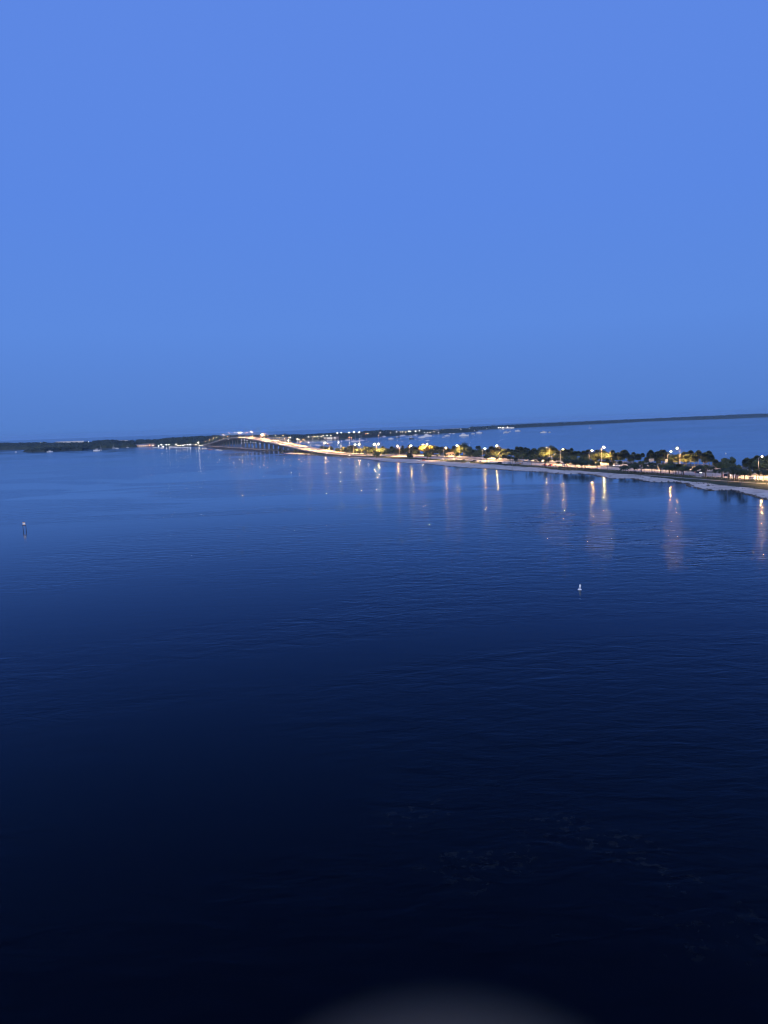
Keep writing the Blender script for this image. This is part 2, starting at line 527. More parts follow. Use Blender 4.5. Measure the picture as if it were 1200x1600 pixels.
# ------------------------------------------------------------------ vegetation prototypes (unit size; the crown sits at the origin)
def leaf_quad(mb, p, nrm, size, roll):
    a = nrm.orthogonal().normalized(); a.rotate(Matrix.Rotation(roll, 3, nrm)); b = nrm.cross(a)
    mb.add([p - a * size, p + b * size * .55, p + a * size, p - b * size * .55], [(0, 1, 2, 3)])
def broadleaf_crown(seed, nl=2600, flat=.78, name='crown', mat='leaf'):
    rnd = random.Random(seed); mb = MB(); lobes = []
    for k in range(15):
        d = Vector((rnd.gauss(0, 1), rnd.gauss(0, 1), rnd.gauss(.15, .8))).normalized()
        rr = rnd.uniform(.25, .42)
        lobes.append((Vector((d.x, d.y, d.z * flat)) * (1 - rr * .85) * rnd.uniform(.75, 1.05), rr))
    lobes.append((Vector((0, 0, 0)), .5))
    for k in range(nl):
        c, rr = rnd.choice(lobes)
        d = Vector((rnd.gauss(0, 1), rnd.gauss(0, 1), rnd.gauss(0, 1))).normalized()
        p = c + d * rr * rnd.uniform(.55, 1.05)
        if p.z < -flat * .85: continue
        leaf_quad(mb, p, (d + Vector((0, 0, .5)) + Vector((rnd.uniform(-.6, .6), rnd.uniform(-.6, .6), 0))).normalized(), rnd.uniform(.06, .11), rnd.uniform(0, 6.28))
    return mb.mesh(name, MT[mat])
def broadleaf_trunk(seed):
    rnd = random.Random(seed); mb = MB()
    mb.tube([(0, 0, -.05), (.03, 0, .3), (-.02, .03, .62), (0, 0, 1.0)], [.10, .08, .065, .03], 7)
    for k in range(6):
        t = k * 1.05 + rnd.uniform(-.3, .3); z0 = rnd.uniform(.45, .7)
        mb.tube([(0, 0, z0), (.22 * math.cos(t), .22 * math.sin(t), z0 + .2), (.5 * math.cos(t), .5 * math.sin(t), z0 + rnd.uniform(.3, .5))], [.045, .03, .012], 5)
    return mb.mesh('trunk', MT['bark'], True)
def sabal_crown(seed, nl=110):
    rnd = random.Random(seed); mb = MB()
    for k in range(nl):
        z = 1 - 1.75 * (k + .5) / nl; t = k * 2.39996 + rnd.uniform(-.2, .2)
        q = math.sqrt(max(0, 1 - z * z)); d = Vector((q * math.cos(t), q * math.sin(t), z))
        stem = d * rnd.uniform(.35, .5) + Vector((0, 0, .02))
        mb.add([Vector((0, 0, 0)), stem + Vector((0, 0, .012)), stem - Vector((0, 0, .012))], [(0, 1, 2)])
        a = d.cross(Vector((rnd.uniform(-.3, .3), rnd.uniform(-.3, .3), 1))).normalized(); up = a.cross(d).normalized()
        n = 7; vs = [stem]; fs = []
        for j in range(n):
            ph = R(-75 + 150 * j / (n - 1)); ln = rnd.uniform(.44, .6)
            e = stem + (d * math.cos(ph) + a * math.sin(ph)) * ln + up * (.10 * abs(math.sin(ph))) - Vector((0, 0, .10 * rnd.random() + .06))
            w = (a * math.cos(ph) - d * math.sin(ph)) * .065
            vs += [stem + (e - stem) * .55 - w, e, stem + (e - stem) * .55 + w]
            i = 1 + j * 3; fs += [(0, i, i + 1, i + 2)]
        mb.add(vs, fs)
    return mb.mesh('crown', MT['palm_leaf'])
def palm_trunk(seed, lean=0.0, r0=.018, mat='palm_bark'):
    rnd = random.Random(seed); mb = MB(); n = 8
    pts = [(lean * (i / n) ** 1.6 - lean, .3 * lean * math.sin(i / n * 3) , i / n) for i in range(n + 1)]
    pts[0] = (pts[0][0], pts[0][1], -.04)
    mb.tube(pts, [r0 * (1.35 if i == 0 else 1.0 - .25 * i / n) for i in range(n + 1)], 7)
    return mb.mesh('trunk', MT[mat], True)
def coconut_crown(seed, nf=30):
    rnd = random.Random(seed); mb = MB()
    for k in range(nf):
        t = k * 2.39996 + rnd.uniform(-.2, .2); rise = rnd.uniform(-.35, 1.1); ln = rnd.uniform(.85, 1.1)
        h = Vector((math.cos(t), math.sin(t), 0)); side = Vector((-h.y, h.x, 0)); sp = []
        for j in range(9):
            x = j / 8
            sp.append(h * (ln * x * (1 - .18 * x)) + Vector((0, 0, rise * x - (.55 + .5 * max(0, rise)) * x * x)))
        for j in range(8):
            mb.add([sp[j] + side * .012, sp[j] - side * .012, sp[j + 1] - side * .01, sp[j + 1] + side * .01], [(0, 1, 2, 3)])
            for sg in (-1, 1):
                for q in (.0, .33, .66):
                    b0 = sp[j].lerp(sp[j + 1], q); b1 = sp[j].lerp(sp[j + 1], min(1, q + .38))
                    l_ = .30 * math.sin(math.pi * min(.97, (j + q + .8) / 9)) + .05
                    mb.add([b0, b1, b0 + side * sg * l_ + h * .09 - Vector((0, 0, .13 + .06 * rnd.random()))], [(0, 1, 2)])
    for k in range(5):
        t = k * 1.3
        mb.lathe([(.0, -.12), (.035, -.08), (.035, -.04), (.0, -.01)], 5, (.05 * math.cos(t), .05 * math.sin(t), 0))
    return mb.mesh('crown', MT['frond'])
def shrub_mesh(seed, nl=420):
    rnd = random.Random(seed); mb = MB()
    lobes = [(Vector((rnd.uniform(-.6, .6), rnd.uniform(-.4, .4), rnd.uniform(.15, .45))), rnd.uniform(.25, .45)) for _ in range(9)]
    for k in range(nl):
        c, rr = rnd.choice(lobes)
        d = Vector((rnd.gauss(0, 1), rnd.gauss(0, 1), rnd.gauss(0, 1))).normalized()
        p = c + d * rr * rnd.uniform(.5, 1.05)
        p.z = max(.02, p.z)
        leaf_quad(mb, p, (d + Vector((0, 0, .4))).normalized(), rnd.uniform(.05, .10), rnd.uniform(0, 6.28))
    return mb.mesh('foliage', MT['leaf'])
def shrub_stem(seed):
    rnd = random.Random(seed); mb = MB()
    for k in range(5):
        t = k * 1.25
        mb.tube([(0, 0, -.1), (.2 * math.cos(t), .2 * math.sin(t), .25), (.42 * math.cos(t), .35 * math.sin(t), .5)], [.03, .02, .008], 5)
    return mb.mesh('stem', MT['bark'])
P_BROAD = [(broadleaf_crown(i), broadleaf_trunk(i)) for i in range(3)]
P_YELLOW = (broadleaf_crown(9, mat='lamplit_leaf'), broadleaf_trunk(9))
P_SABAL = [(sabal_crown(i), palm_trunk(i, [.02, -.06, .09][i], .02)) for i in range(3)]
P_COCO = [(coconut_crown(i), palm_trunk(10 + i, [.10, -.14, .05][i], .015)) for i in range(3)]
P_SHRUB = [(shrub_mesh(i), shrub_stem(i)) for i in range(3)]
NAMES = {'b': 'broadleaf_tree', 'y': 'lamplit_tree', 's': 'fan_palm', 'c': 'coconut_palm'}  # the y tree carries lamp glow in its leaf colour
cnt = 0
def tree(kind, base, h, r_, key, squash=1.0):
    """A tree standing at base with its crown centre h above it and the crown r_ wide."""
    global cnt
    cnt += 1
    cr, tr = {'b': P_BROAD[cnt % 3], 'y': P_YELLOW, 's': P_SABAL[cnt % 3], 'c': P_COCO[cnt % 3]}[kind]
    e = empty(NAMES[kind], base, random.uniform(0, 6.28))
    tw = h if kind in 'sc' else max(r_ * 1.1, h * .6)
    link('trunk', tr, e, scale=(tw, tw, h))
    link('crown', cr, e, loc=(0, 0, h), scale=(r_, r_, r_ * squash))
    later(e, key)
    return e
def T(kind, x, y, rpx, off, key, squash=1.0):
    """Crown centre at a pixel, on the line off metres behind the far kerb (or in front of the near kerb when negative)."""
    p = onv(x, y, (lambda s: VF(s) + off) if off > 0 else (lambda s: VN(s) + off))
    s_, v_ = sv(p)
    gz = ground_z(s_, v_) if s_ < 628 else 0
    rr = rpx * (p - Vector((0, 0, EYE))).length / F_PX * (1.68 if kind == 's' else 1.55)
    h = max(p.z - gz, rr * .75)
    return tree(kind, (p.x, p.y, gz - .05), h, rr, key, squash)
def TB(kind, x, ytop, ybase, rpx, key, squash=1.0):
    """A tree whose foot is at a pixel on the ground."""
    b = at(x, ybase, GZ)
    rr = rpx * (b - Vector((0, 0, EYE))).length / F_PX * 1.38
    d = ray(x, ytop + rpx * .6); t = b.y / d.y
    h = max(EYE + d.z * t - GZ, rr)
    s_, v_ = sv(b)
    return tree(kind, (b.x, b.y, ground_z(s_, v_) - .05), h, rr, key, squash)
# fan palms behind the road (pixel of the crown centre, crown radius in pixels, metres behind the far kerb)
SABAL = [(1085, 716, 4.6, 8), (1090, 712.5, 4.4, 14), (1102, 714, 5, 10), (1110, 716, 4.6, 12), (1118, 723, 3.6, 6), (1167, 723, 5.2, 18), (1177, 724, 5.6, 10), (1183, 717.5, 4, 20),
         (971, 713.5, 4.4, 8), (976, 708.5, 4.4, 14), (979, 711.5, 4, 10), (990, 710.2, 2.8, 26), (986, 716, 4.2, 8), (997, 714.5, 4, 12), (1004, 711.2, 2.6, 28), (1011, 718.5, 3.6, 8),
         (1017, 711.5, 5, 10), (1023, 715, 4.6, 14), (1029, 720, 3, 8), (1033, 713, 4.8, 10), (1040, 713.5, 4.4, 18), (1069, 711, 3.6, 16), (1074, 716, 4.6, 8), (1079, 714, 3.6, 20),
         (862, 704.5, 4.2, 10), (867, 704.2, 3.4, 24), (881, 707.2, 5, 8), (888, 708.4, 4.8, 14), (894, 709.6, 3.4, 8), (899, 709, 3.2, 22), (904, 709, 3.4, 26), (912, 709.5, 4, 12), (919, 707.5, 3.8, 16),
         (961, 713.5, 4.6, 8), (966, 715, 3.6, 14), (966, 711, 3.2, 24), (873, 710, 4.2, 8), (877, 714, 3, 6),
         (768, 702.2, 4, 14), (763, 707, 4, 8), (779, 704.2, 4.8, 10), (788, 707.5, 4.6, 8), (794, 704.3, 2.8, 22), (800, 705.8, 2.8, 28), (807, 707, 4, 10), (813.5, 702.4, 3.6, 18), (818, 707.6, 4, 10),
         (825, 704, 2.8, 24), (829, 709, 3.6, 10), (834, 706.5, 4.6, 12), (842, 707.6, 4, 8), (756, 707, 2.6, 18), (739, 707.5, 3.8, 10), (683, 703, 4.2, 10), (690, 702.6, 3.6, 16), (697, 703.6, 3.8, 8), (709, 700, 2.6, 20),
         (656, 700.6, 3, 18), (649, 703, 3.6, 10), (612, 701.5, 3, 14), (536, 702.2, 3, 10), (598, 700.6, 2.6, 16), (548, 699, 2.4, 18), (702, 705.5, 3.2, 8), (783, 710, 3.2, 5), (822, 711, 3.4, 6), (848, 712, 3.4, 6), (1056, 719, 3.4, 6), (1062, 716, 4, 10)]
for x, y, r_, off in SABAL:
    T('s', x, y, r_, off, 'fan_palm')
BROAD = [(725, 704.6, 9.2, 12, .85), (748, 705.2, 6.2, 10, 1), (855, 709.5, 10.5, 10, .75), (938, 711, 8.5, 12, .8), (948, 710.6, 8.5, 14, .8), (927, 714.5, 6.2, 8, .9), (955, 715, 6, 8, .9), (932, 709.5, 5.5, 20, .9),
         (1050, 716.5, 7.2, 14, .8), (1060, 714.5, 5, 20, .8), (1195, 724.5, 11.5, 8, .8), (1188, 728, 7, 6, .8), (1200, 719, 8, 20, .7), (1124, 726, 5, 8, 1), (1139, 726, 7.6, 6, .9), (1131, 731, 5, 4, .9), (1145, 731, 5, 4, .9),
         (505, 700.5, 4.4, 10, .7), (516, 702, 4.2, 12, .8), (529, 703, 4.2, 8, .8), (541, 703, 5, 8, .8), (551, 702.6, 5.6, 10, .8), (562, 703, 5.2, 6, .8), (573, 702.2, 5.6, 10, .8), (583, 703, 5.2, 8, .8), (594, 703.2, 5.4, 10, .8), (604, 704.4, 4.4, 8, .9),
         (617, 704, 5, 8, .8), (624, 703, 5, 12, .9), (632, 703.6, 5.4, 8, .8), (641, 703.4, 5, 12, .8), (650, 706, 4.4, 6, .9), (677, 706, 5, 6, .8), (688, 707, 4.8, 6, .8), (697, 708.4, 3.8, 5, .8), (733, 709.5, 5, 6, .8), (716, 709, 4.8, 5, .8), (742, 711, 3.8, 5, .8),
         (766, 712, 4.4, 5, .9), (776, 711, 4.8, 5, .9), (788, 713, 4, 4, .9), (808, 713, 5, 5, .9), (818, 714, 4.8, 4, .9), (829, 714.5, 4.2, 5, .9), (840, 713.5, 5, 5, .9), (868, 714, 4.4, 5, .9), (884, 714.6, 5, 5, .9), (896, 716, 4.6, 5, .9), (909, 716.6, 4.4, 5, .9), (917, 714, 4.6, 8, .9), (556, 706, 3.6, 4, .8), (578, 706.5, 3.6, 4, .8), (600, 708, 3.2, 4, .8), (624, 708, 3.4, 4, .8), (641, 708.6, 3.4, 4, .8)]
for x, y, r_, off, q in BROAD:
    T('b', x, y, r_, off, 'broadleaf', q)
for k in range(44):
    x = random.choice([random.uniform(500, 603), random.uniform(614, 752), random.uniform(762, 998), random.uniform(780, 990), random.uniform(1012, 1110), random.uniform(1172, 1205)])
    g = onv(x, 700, lambda s: VF(s) + 14)
    px, py = proj((g.x, g.y, random.uniform(5.0, 7.5)))
    T('b', x, py, random.uniform(2.9, 3.9) * 760 / g.length, random.uniform(8, 22), 'broadleaf', .85)
for k in range(52):                          # palms and small trees on the beach side, half hiding the road
    x = random.choice([random.uniform(640, 760), random.uniform(762, 880), random.uniform(800, 1000), random.uniform(860, 1070), random.uniform(1080, 1200)])
    back = random.random() < .35
    g = onv(x, 715, (lambda s: VN(s) - random.uniform(3, 9)))
    px, py = proj((g.x, g.y, random.uniform(5.5, 9.0)))
    kd = random.choice('ssccb')
    T(kd, x, py, (2.6 if kd != 'c' else 3.0) * random.uniform(.85, 1.2) * 640 / g.length, -random.uniform(3, 9), {'s': 'front_fan', 'c': 'coconut', 'b': 'front_tree'}[kd], .9)
for k in range(46):                          # a second, taller rank of palms behind the road
    x = random.choice([random.uniform(620, 752), random.uniform(764, 996), random.uniform(764, 996), random.uniform(1014, 1112)])
    g = onv(x, 705, lambda s: VF(s) + 16)
    px, py = proj((g.x, g.y, random.uniform(8.5, 11.5)))
    T('s', x, py, random.uniform(2.4, 3.1) * 720 / g.length, random.uniform(6, 26), 'fan_palm')
tag(T('y', 668, 703.5, 9, 5, 'yellow', .62), 'broad tree, leaves coloured as lit yellow, under a twin-armed street lamp behind the road', 'tree')
tag(T('y', 709, 704.6, 4, 9, 'yellow', .85), 'small yellowish tree between the big dark domed tree and the fan palms', 'tree')
tag(T('y', 770, 705.4, 3.4, 7, 'yellow', .9), 'small orange-lit tree in front of fan palms beside a bent-arm lamp', 'tree')
QUEUE.pop('yellow')
# coconut palms and dark trees between the beach and the road: top, foot
COCO = [(1161, 731, 759.5, 7), (1134, 729, 757.5, 6.5), (1193, 731, 755.5, 5.5), (1098, 726, 745.5, 5), (1103, 727, 746, 5.5), (1172, 735, 752, 5), (1150, 729, 752, 7), (978, 724.5, 741.5, 6.4), (990, 723, 740, 6.4), (973, 727, 739, 4.8), (995, 726, 739, 4.8),
        (1017, 721, 739.5, 4.6), (1007, 723, 737.5, 4), (1022, 722, 738, 4), (1044, 725, 741, 6.4), (1052, 725, 741.5, 6.4), (1066, 727, 743, 6.4), (1076, 727, 743.5, 5.4), (885, 715.5, 733.5, 5.4), (890, 716, 733.8, 5.4), (897, 716.5, 734, 5), (903, 717, 734.5, 5),
        (912, 717, 735, 5.4), (922, 717.5, 735.5, 6), (917, 719, 735, 5), (801, 712, 732.5, 3.4), (824, 713, 729.5, 3.4), (857, 714, 727, 4.6), (1119, 731, 748, 5), (1127, 731, 750, 5), (1086, 728, 744.5, 5.2), (1034, 724, 740.5, 5), (1060, 724, 742, 5.4), (1092, 726, 745, 5), (1111, 727, 747, 5.2), (1143, 727, 752, 6), (1155, 730, 754, 6), (1168, 732, 753, 5.4), (1181, 733, 755, 5), (1198, 733, 757, 5.5)]
for x, yt, yb, r_ in COCO:
    TB('c', x, yt, yb, r_, 'coconut', .9)
DARK = [(1128, 725, 747.5, 6), (1139, 722, 748.5, 8), (1150, 729, 751, 7), (1046, 723.5, 740.5, 6.5), (1056, 727, 741.5, 5.5), (1068, 728, 742.5, 5), (886, 715.5, 733, 5.5), (900, 717.5, 733.6, 5.5), (914, 717, 734.6, 6), (992, 724, 739, 5), (1163, 733, 752, 6), (1100, 732, 745, 3.5), (588, 708.5, 715.8, 4.2), (641, 708.6, 718, 4.2), (668, 706.5, 719.3, 5.6), (934, 723, 733.5, 3.2), (1186, 736, 750, 3), (1146, 733, 751, 5.5), (761, 711, 722.5, 4)]
for x, yt, yb, r_ in DARK:
    TB('b', x, yt, yb, r_, 'front_tree', .9)
# trees beside the bridge approach
for x, y, r_, z0 in ((462, 703.4, 3.2, 1), (438, 702.4, 2.8, 1), (444, 703.4, 2.4, 1), (478, 708.2, 1.6, 1)):
    b = at(x, y + 4.2, GZ)
    rr = r_ * b.length / F_PX
    tree('b', b, rr * 1.35, rr, 'approach_tree', 1.1)
# low shrubs: on the beach, on the verge and under the trees
def shrub(x, y, wpx, key, hk=1.0):
    b = at(x, y, GZ)
    w = wpx * b.length / F_PX / 2
    e = empty('shrub', (b.x, b.y, ground_z(*sv(b))), random.uniform(0, 6.28))
    i = random.randrange(3)
    link('foliage', P_SHRUB[i][0], e, scale=(w, w, w * .55 * hk))
    link('stem', P_SHRUB[i][1], e, scale=(w, w, w * .5 * hk))
    later(e, key)
for x, y, w in ((953, 744, 7), (945, 744.5, 5), (1105, 758.5, 8), (1117, 762, 3.5), (1125, 761.5, 3.5), (1015, 748.5, 4.5), (1029, 749.5, 2.6), (912, 739.7, 5), (872, 738.3, 6), (862, 738, 5), (1192, 774, 5), (742, 727.5, 3.6), (842, 732.5, 4), (716, 725.5, 3), (860, 732, 5), (875, 731.6, 5), (1008, 747, 3)):
    shrub(x, y, w, 'beach_shrub')
for k in range(92):
    s = -480 + k * 7.2 + random.uniform(-4, 4)
    v = VF(s) + random.uniform(4, 18)
    x, y = proj(W(s, v, GZ))
    if 440 < x < 1225: shrub(x, y, random.uniform(6, 12) * 560 / W(s, v).length, 'verge_shrub', 1.7)
# clipped hedges along the beach side of the road
def hedge(s0, s1, label, hgt=1.1):
    mb = MB(); s = s0
    while s < s1:
        v = VN(s) - 2.6; wd = .8
        for k in range(9):
            d = Vector((random.gauss(0, 1), random.gauss(0, 1), random.gauss(.3, 1))).normalized()
            p = W(s + random.uniform(-.5, .5), v + random.uniform(-wd, wd), GZ + random.uniform(.1, hgt + .35 * noise.noise(Vector((s * .2, 0, 0)))))
            leaf_quad(mb, p, d, random.uniform(.22, .42), random.uniform(0, 6.28))
        s += .55
    tag(mb.obj('hedge', MT['leaf']), label, 'hedge')
hedge(-545, -262, 'low dark hedge between the coconut palms and the near end of the road', 1.2)
hedge(-255, -95, 'low dark hedge along the road below the big lamp-lit tree', 1.2)
hedge(60, 330, 'thin dark hedge between the far beach and the road towards the bridge', .8)

mb = MB()
for k in range(3600):
    s = random.uniform(-540, 300)
    v = sand_edge(s) + random.gauss(0, 4.5)
    if noise.noise(Vector((s * .05, v * .12, 21))) < .0 or v > VN(s) - 4 or v < shore_v(s) + 3: continue
    b = W(s, v, ground_z(s, v) + .1)
    for j in range(4):
        t = random.uniform(0, 6.28); q = random.uniform(.15, .45)
        d = Vector((math.cos(t), math.sin(t), 0))
        mb.add([b + d.orthogonal() * .16, b - d.orthogonal() * .16, b + d * q + Vector((0, 0, random.uniform(.15, .45)))], [(0, 1, 2)])
tag(mb.obj('dune_grass', MT['grass']), 'dark tufts of dune grass along the upper edge of the sand', 'grass', kind='stuff')

# ------------------------------------------------------------------ street lamps
def make_lamp(h, arms, lens, arm_len=2.6):
    e = empty('street_lamp')
    MB().lathe([(.30, 0), (.30, .35), (.16, .5), (.13, h * .5), (.09, h - .4), (.07, h - .35)], 8).obj('pole', MT['steel'], e, True)
    for sg in arms:
        MB().tube([(0, 0, h - .9), (sg * .5, 0, h - .35), (sg * arm_len * .6, 0, h + .15), (sg * arm_len, 0, h + .32)], [.06, .055, .05, .045], 6).obj('arm', MT['steel'], e, True)
        hd = MB().loft([[(sg * (arm_len + a), b * w, h + .32 + c * t) for b, c in ((-1, 0), (-.7, 1), (.7, 1), (1, 0))] for a, w, t in ((-.15, .08, .10), (.15, .2, .2), (.6, .24, .2), (.95, .12, .1))]).obj('lamp_head', MT['steel'], e)
        MB().lathe([(.04, -.26), (.17, -.22), (.25, -.12), (.25, 0)], 8, (sg * (arm_len + .4), 0, h + .32)).obj('lens', LAMP[lens], hd, True)
        ld = bpy.data.lights.new('lamp_light', 'SPOT')      # the light this head throws down on the road
        ld.energy = {'warm': 115000, 'bright': 140000, 'bridge': 95000}[lens]
        ld.color = (1.0, .56, .21)
        ld.spot_size = R(164)
        ld.spot_blend = .5
        ld.shadow_soft_size = .3
        link('lamp_light', ld, e, loc=(sg * (arm_len + .4), 0, h - .05))
    return e
LAMPS = [(1191, 714, 'n', 'warm'), (1058, 701.5, 'f', 'warm'), (1048, 706.2, 'n', 'warm'), (944, 699.3, 'n', 'bright'), (925, 704.2, 'n', 'warm'), (854, 699.2, 'f', 'warm'), (776, 697.2, 'f', 'warm'), (757.5, 701, 'n', 'warm'), (714, 696.4, 'f', 'warm'), (696.5, 700.2, 'n', 'warm'),
         (664, 694.4, 'm', 'warm'), (642.5, 696.2, 'n', 'warm'), (621, 697.4, 'f', 'warm'), (588, 694.4, 'm', 'bright'), (561, 694.6, 'f', 'warm'), (555, 695.2, 'n', 'warm'), (529, 693.4, 'f', 'bright'), (482, 695.2, 'f', 'warm'), (1236, 719, 'n', 'warm'), (1140, 704, 'f', 'warm') if 0 else (1262, 712, 'f', 'warm'),
         (1000, 703.2, 'f', 'warm') if 0 else (880, 703, 'n', 'warm'), (820, 701.5, 'n', 'warm') if 0 else (508, 694.6, 'n', 'warm')]
protos = {}
def place_lamp(proto_key, loc, rz, key):
    if proto_key not in protos:
        protos[proto_key] = make_lamp(*proto_key); e = protos[proto_key]
    else:
        e = copy_tree(protos[proto_key])
    e.location = loc
    e.rotation_euler = (0, 0, rz)
    later(e, key)
    return e
RZN = math.atan2(AN.y, AN.x)
LH = 13.2
for x, y, side, lens in LAMPS:
    p = at(x, y, LH + GZ)
    s_, v_ = sv(p)
    off = {'n': -3, 'f': 3, 'm': 0}[side]
    vmin, vmax = VN(s_) - 3, VF(s_) + 4
    v2 = min(max(v_ + off, vmin), vmax)
    if abs(v2 - (v_ + off)) > 1:            # slide along the sight line to stay beside the road
        p = onv(x, y, lambda s: (VN(s) if v2 < (vmin + vmax) / 2 else VF(s)) - off)
        s_, v_ = sv(p); h = p.z - GZ
    else:
        h = LH
    h = round(min(max(h, 10.0), 16.0) * 2) / 2
    arms = {'n': (1,), 'f': (-1,), 'm': (-1, 1)}[side]
    place_lamp((h, arms, lens), W(s_, v_ + off, road_z(s_)), RZN, 'road_lamp')

# ------------------------------------------------------------------ the high bridge
BR = empty('road_bridge', W(1030, 35, 0))
tag(BR, 'long arched concrete highway bridge rising on rows of piers over the bay', 'bridge')
BI = Matrix.Translation(-Vector(BR.location))
def brpart(mb, name, mat, smooth=False, parent=None):
    mb.v = [tuple(Vector(v) - Vector(BR.location)) for v in mb.v]
    return mb.obj(name, mat, parent or BR, smooth)
S0, S1 = S_BRIDGE, 1566
def sweep(sec, n=90, s0=S0, s1=S1):
    mb = MB(); rows = []
    for i in range(n):
        s = s0 + (s1 - s0) * i / (n - 1)
        z = road_z(s)
        rows.append([W(s, v, z + dz) for v, dz in sec])
    return mb.loft(rows)
brpart(sweep([(19.4, -.05), (50.6, -.05), (50.6, -.6), (19.4, -.6)]), 'deck', MT['concrete'])
brpart(sweep([(20.4, .0), (33.8, .0), (33.8, -.2), (20.4, -.2)]), 'roadway', MT['asphalt'])
brpart(sweep([(36.2, .0), (49.6, .0), (49.6, -.2), (36.2, -.2)]), 'roadway', MT['asphalt'])
for k in range(6):
    v = 22 + k * 5.2
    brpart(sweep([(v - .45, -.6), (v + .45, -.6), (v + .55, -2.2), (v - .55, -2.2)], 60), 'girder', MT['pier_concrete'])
for v in (19.65, 50.35):
    brpart(sweep([(v - .22, -.05), (v - .18, .95), (v + .18, .95), (v + .22, -.05)]), 'parapet', MT['concrete'])
brpart(sweep([(34.6, -.05), (34.9, .95), (35.1, .95), (35.4, -.05)]), 'median_barrier', MT['concrete'])
piers = []
s = 534
while s < 1560:
    z = road_z(s)
    mb = MB()
    M_ = Matrix.Translation(W(s, 35, 0)) @ Matrix.Rotation(RZN, 4, 'Z')
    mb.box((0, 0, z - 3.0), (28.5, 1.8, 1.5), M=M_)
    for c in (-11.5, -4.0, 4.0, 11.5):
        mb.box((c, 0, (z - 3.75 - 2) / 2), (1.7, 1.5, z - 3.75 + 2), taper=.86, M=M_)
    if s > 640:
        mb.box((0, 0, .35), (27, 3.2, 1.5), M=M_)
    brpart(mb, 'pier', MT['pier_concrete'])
    piers.append((s, z))
    s += 36 if not 1010 < s < 1100 else 58
# small lamps fixed to the piers round the boat channel
lens_me = MB().lathe([(.05, -.35), (.42, -.25), (.5, 0), (.42, .25), (.05, .35)], 8).mesh('pier_lamp', LAMP['deck'], True)
for x, y in ((377.5, 687.5), (382, 687.5), (386, 688.6), (391.5, 690.5), (395.5, 691.3), (377.5, 692.2), (382, 692), (386, 692), (399.5, 691.4), (406, 693), (378, 699.5), (356.5, 687), (396, 698.2), (355.5, 700.4), (362.5, 700.6)):
    p = onv(x, y, 18.6)
    link('pier_lamp', lens_me, BR, loc=p - Vector(BR.location), scale=(.8, .8, .8))
# lamps along both parapets of the bridge
for x, y, v, lens in ((356, 677, 20, 'bridge'), (374.5, 676, 35, 'warm'), (393.5, 675.2, 50, 'bridge'), (413.3, 677.5, 50, 'bridge'), (407.6, 679.5, 20, 'bridge'), (349, 682.7, 20, 'bridge'), (336.5, 686, 20, 'bridge'), (326, 688.9, 20, 'bridge'), (320.4, 691, 20, 'bridge'), (433, 682, 50, 'bridge'), (454, 686.5, 50, 'bridge'), (468, 690, 50, 'bridge')):
    p = onv(x, y, v)
    s_, v_ = sv(p)
    z = road_z(s_)
    h = round(min(max(p.z - z, 9), 14) * 2) / 2
    place_lamp((h, (1,) if v == 20 else (-1,) if v == 50 else (-1, 1), lens), W(s_, v + {20: -.1, 35: 0, 50: .1}[v], z + (.9 if v != 35 else .9)), RZN, 'bridge_lamp')
for k in range(15):  # evenly spaced extra lamps, added to brighten the deck
    s_ = 530 + k * 66
    v = (50.1, 19.9)[k % 2]
    place_lamp((11.0, (-1,) if v > 35 else (1,), 'bridge'), W(s_, v, road_z(s_) + .9), RZN, 'bridge_lamp')
# old low trestle kept as a fishing pier beside the bridge
FP = empty('fishing_pier', W(1040, 0, 0))
tag(FP, 'low dark fishing pier on close-set piles running beside the high bridge', 'pier')
def fp(mb, name, mat):
    mb.v = [tuple(Vector(v) - Vector(FP.location)) for v in mb.v]
    return mb.obj(name, mat, FP)
mb = MB(); rows = []
for i in range(60):
    s = 730 + 640 * i / 59
    rows.append([W(s, -4, 2.1), W(s, -4, 3.1), W(s, 4, 3.1), W(s, 4, 2.1)])
fp(mb.loft(rows), 'deck', MT['old_concrete'])
for v in (-3.8, 3.8):
    mb = MB()
    for z in (3.6, 4.1):
        mb.tube([W(731, v, z), W(1050, v, z), W(1369, v, z)], .07, 4)
    for i in range(129):
        mb.box(W(731 + i * 4.98, v, 3.6), (.12, .12, 1.1))
    fp(mb, 'railing', MT['steel'])
pile_me = MB().lathe([(.45, -2), (.45, 2.1)], 7).mesh('pile', MT['old_concrete'], True)
for i in range(54):
    for v in (-3.2, 3.2):
        link('pile', pile_me, FP, loc=W(734 + i * 12, v, 0) - Vector(FP.location))

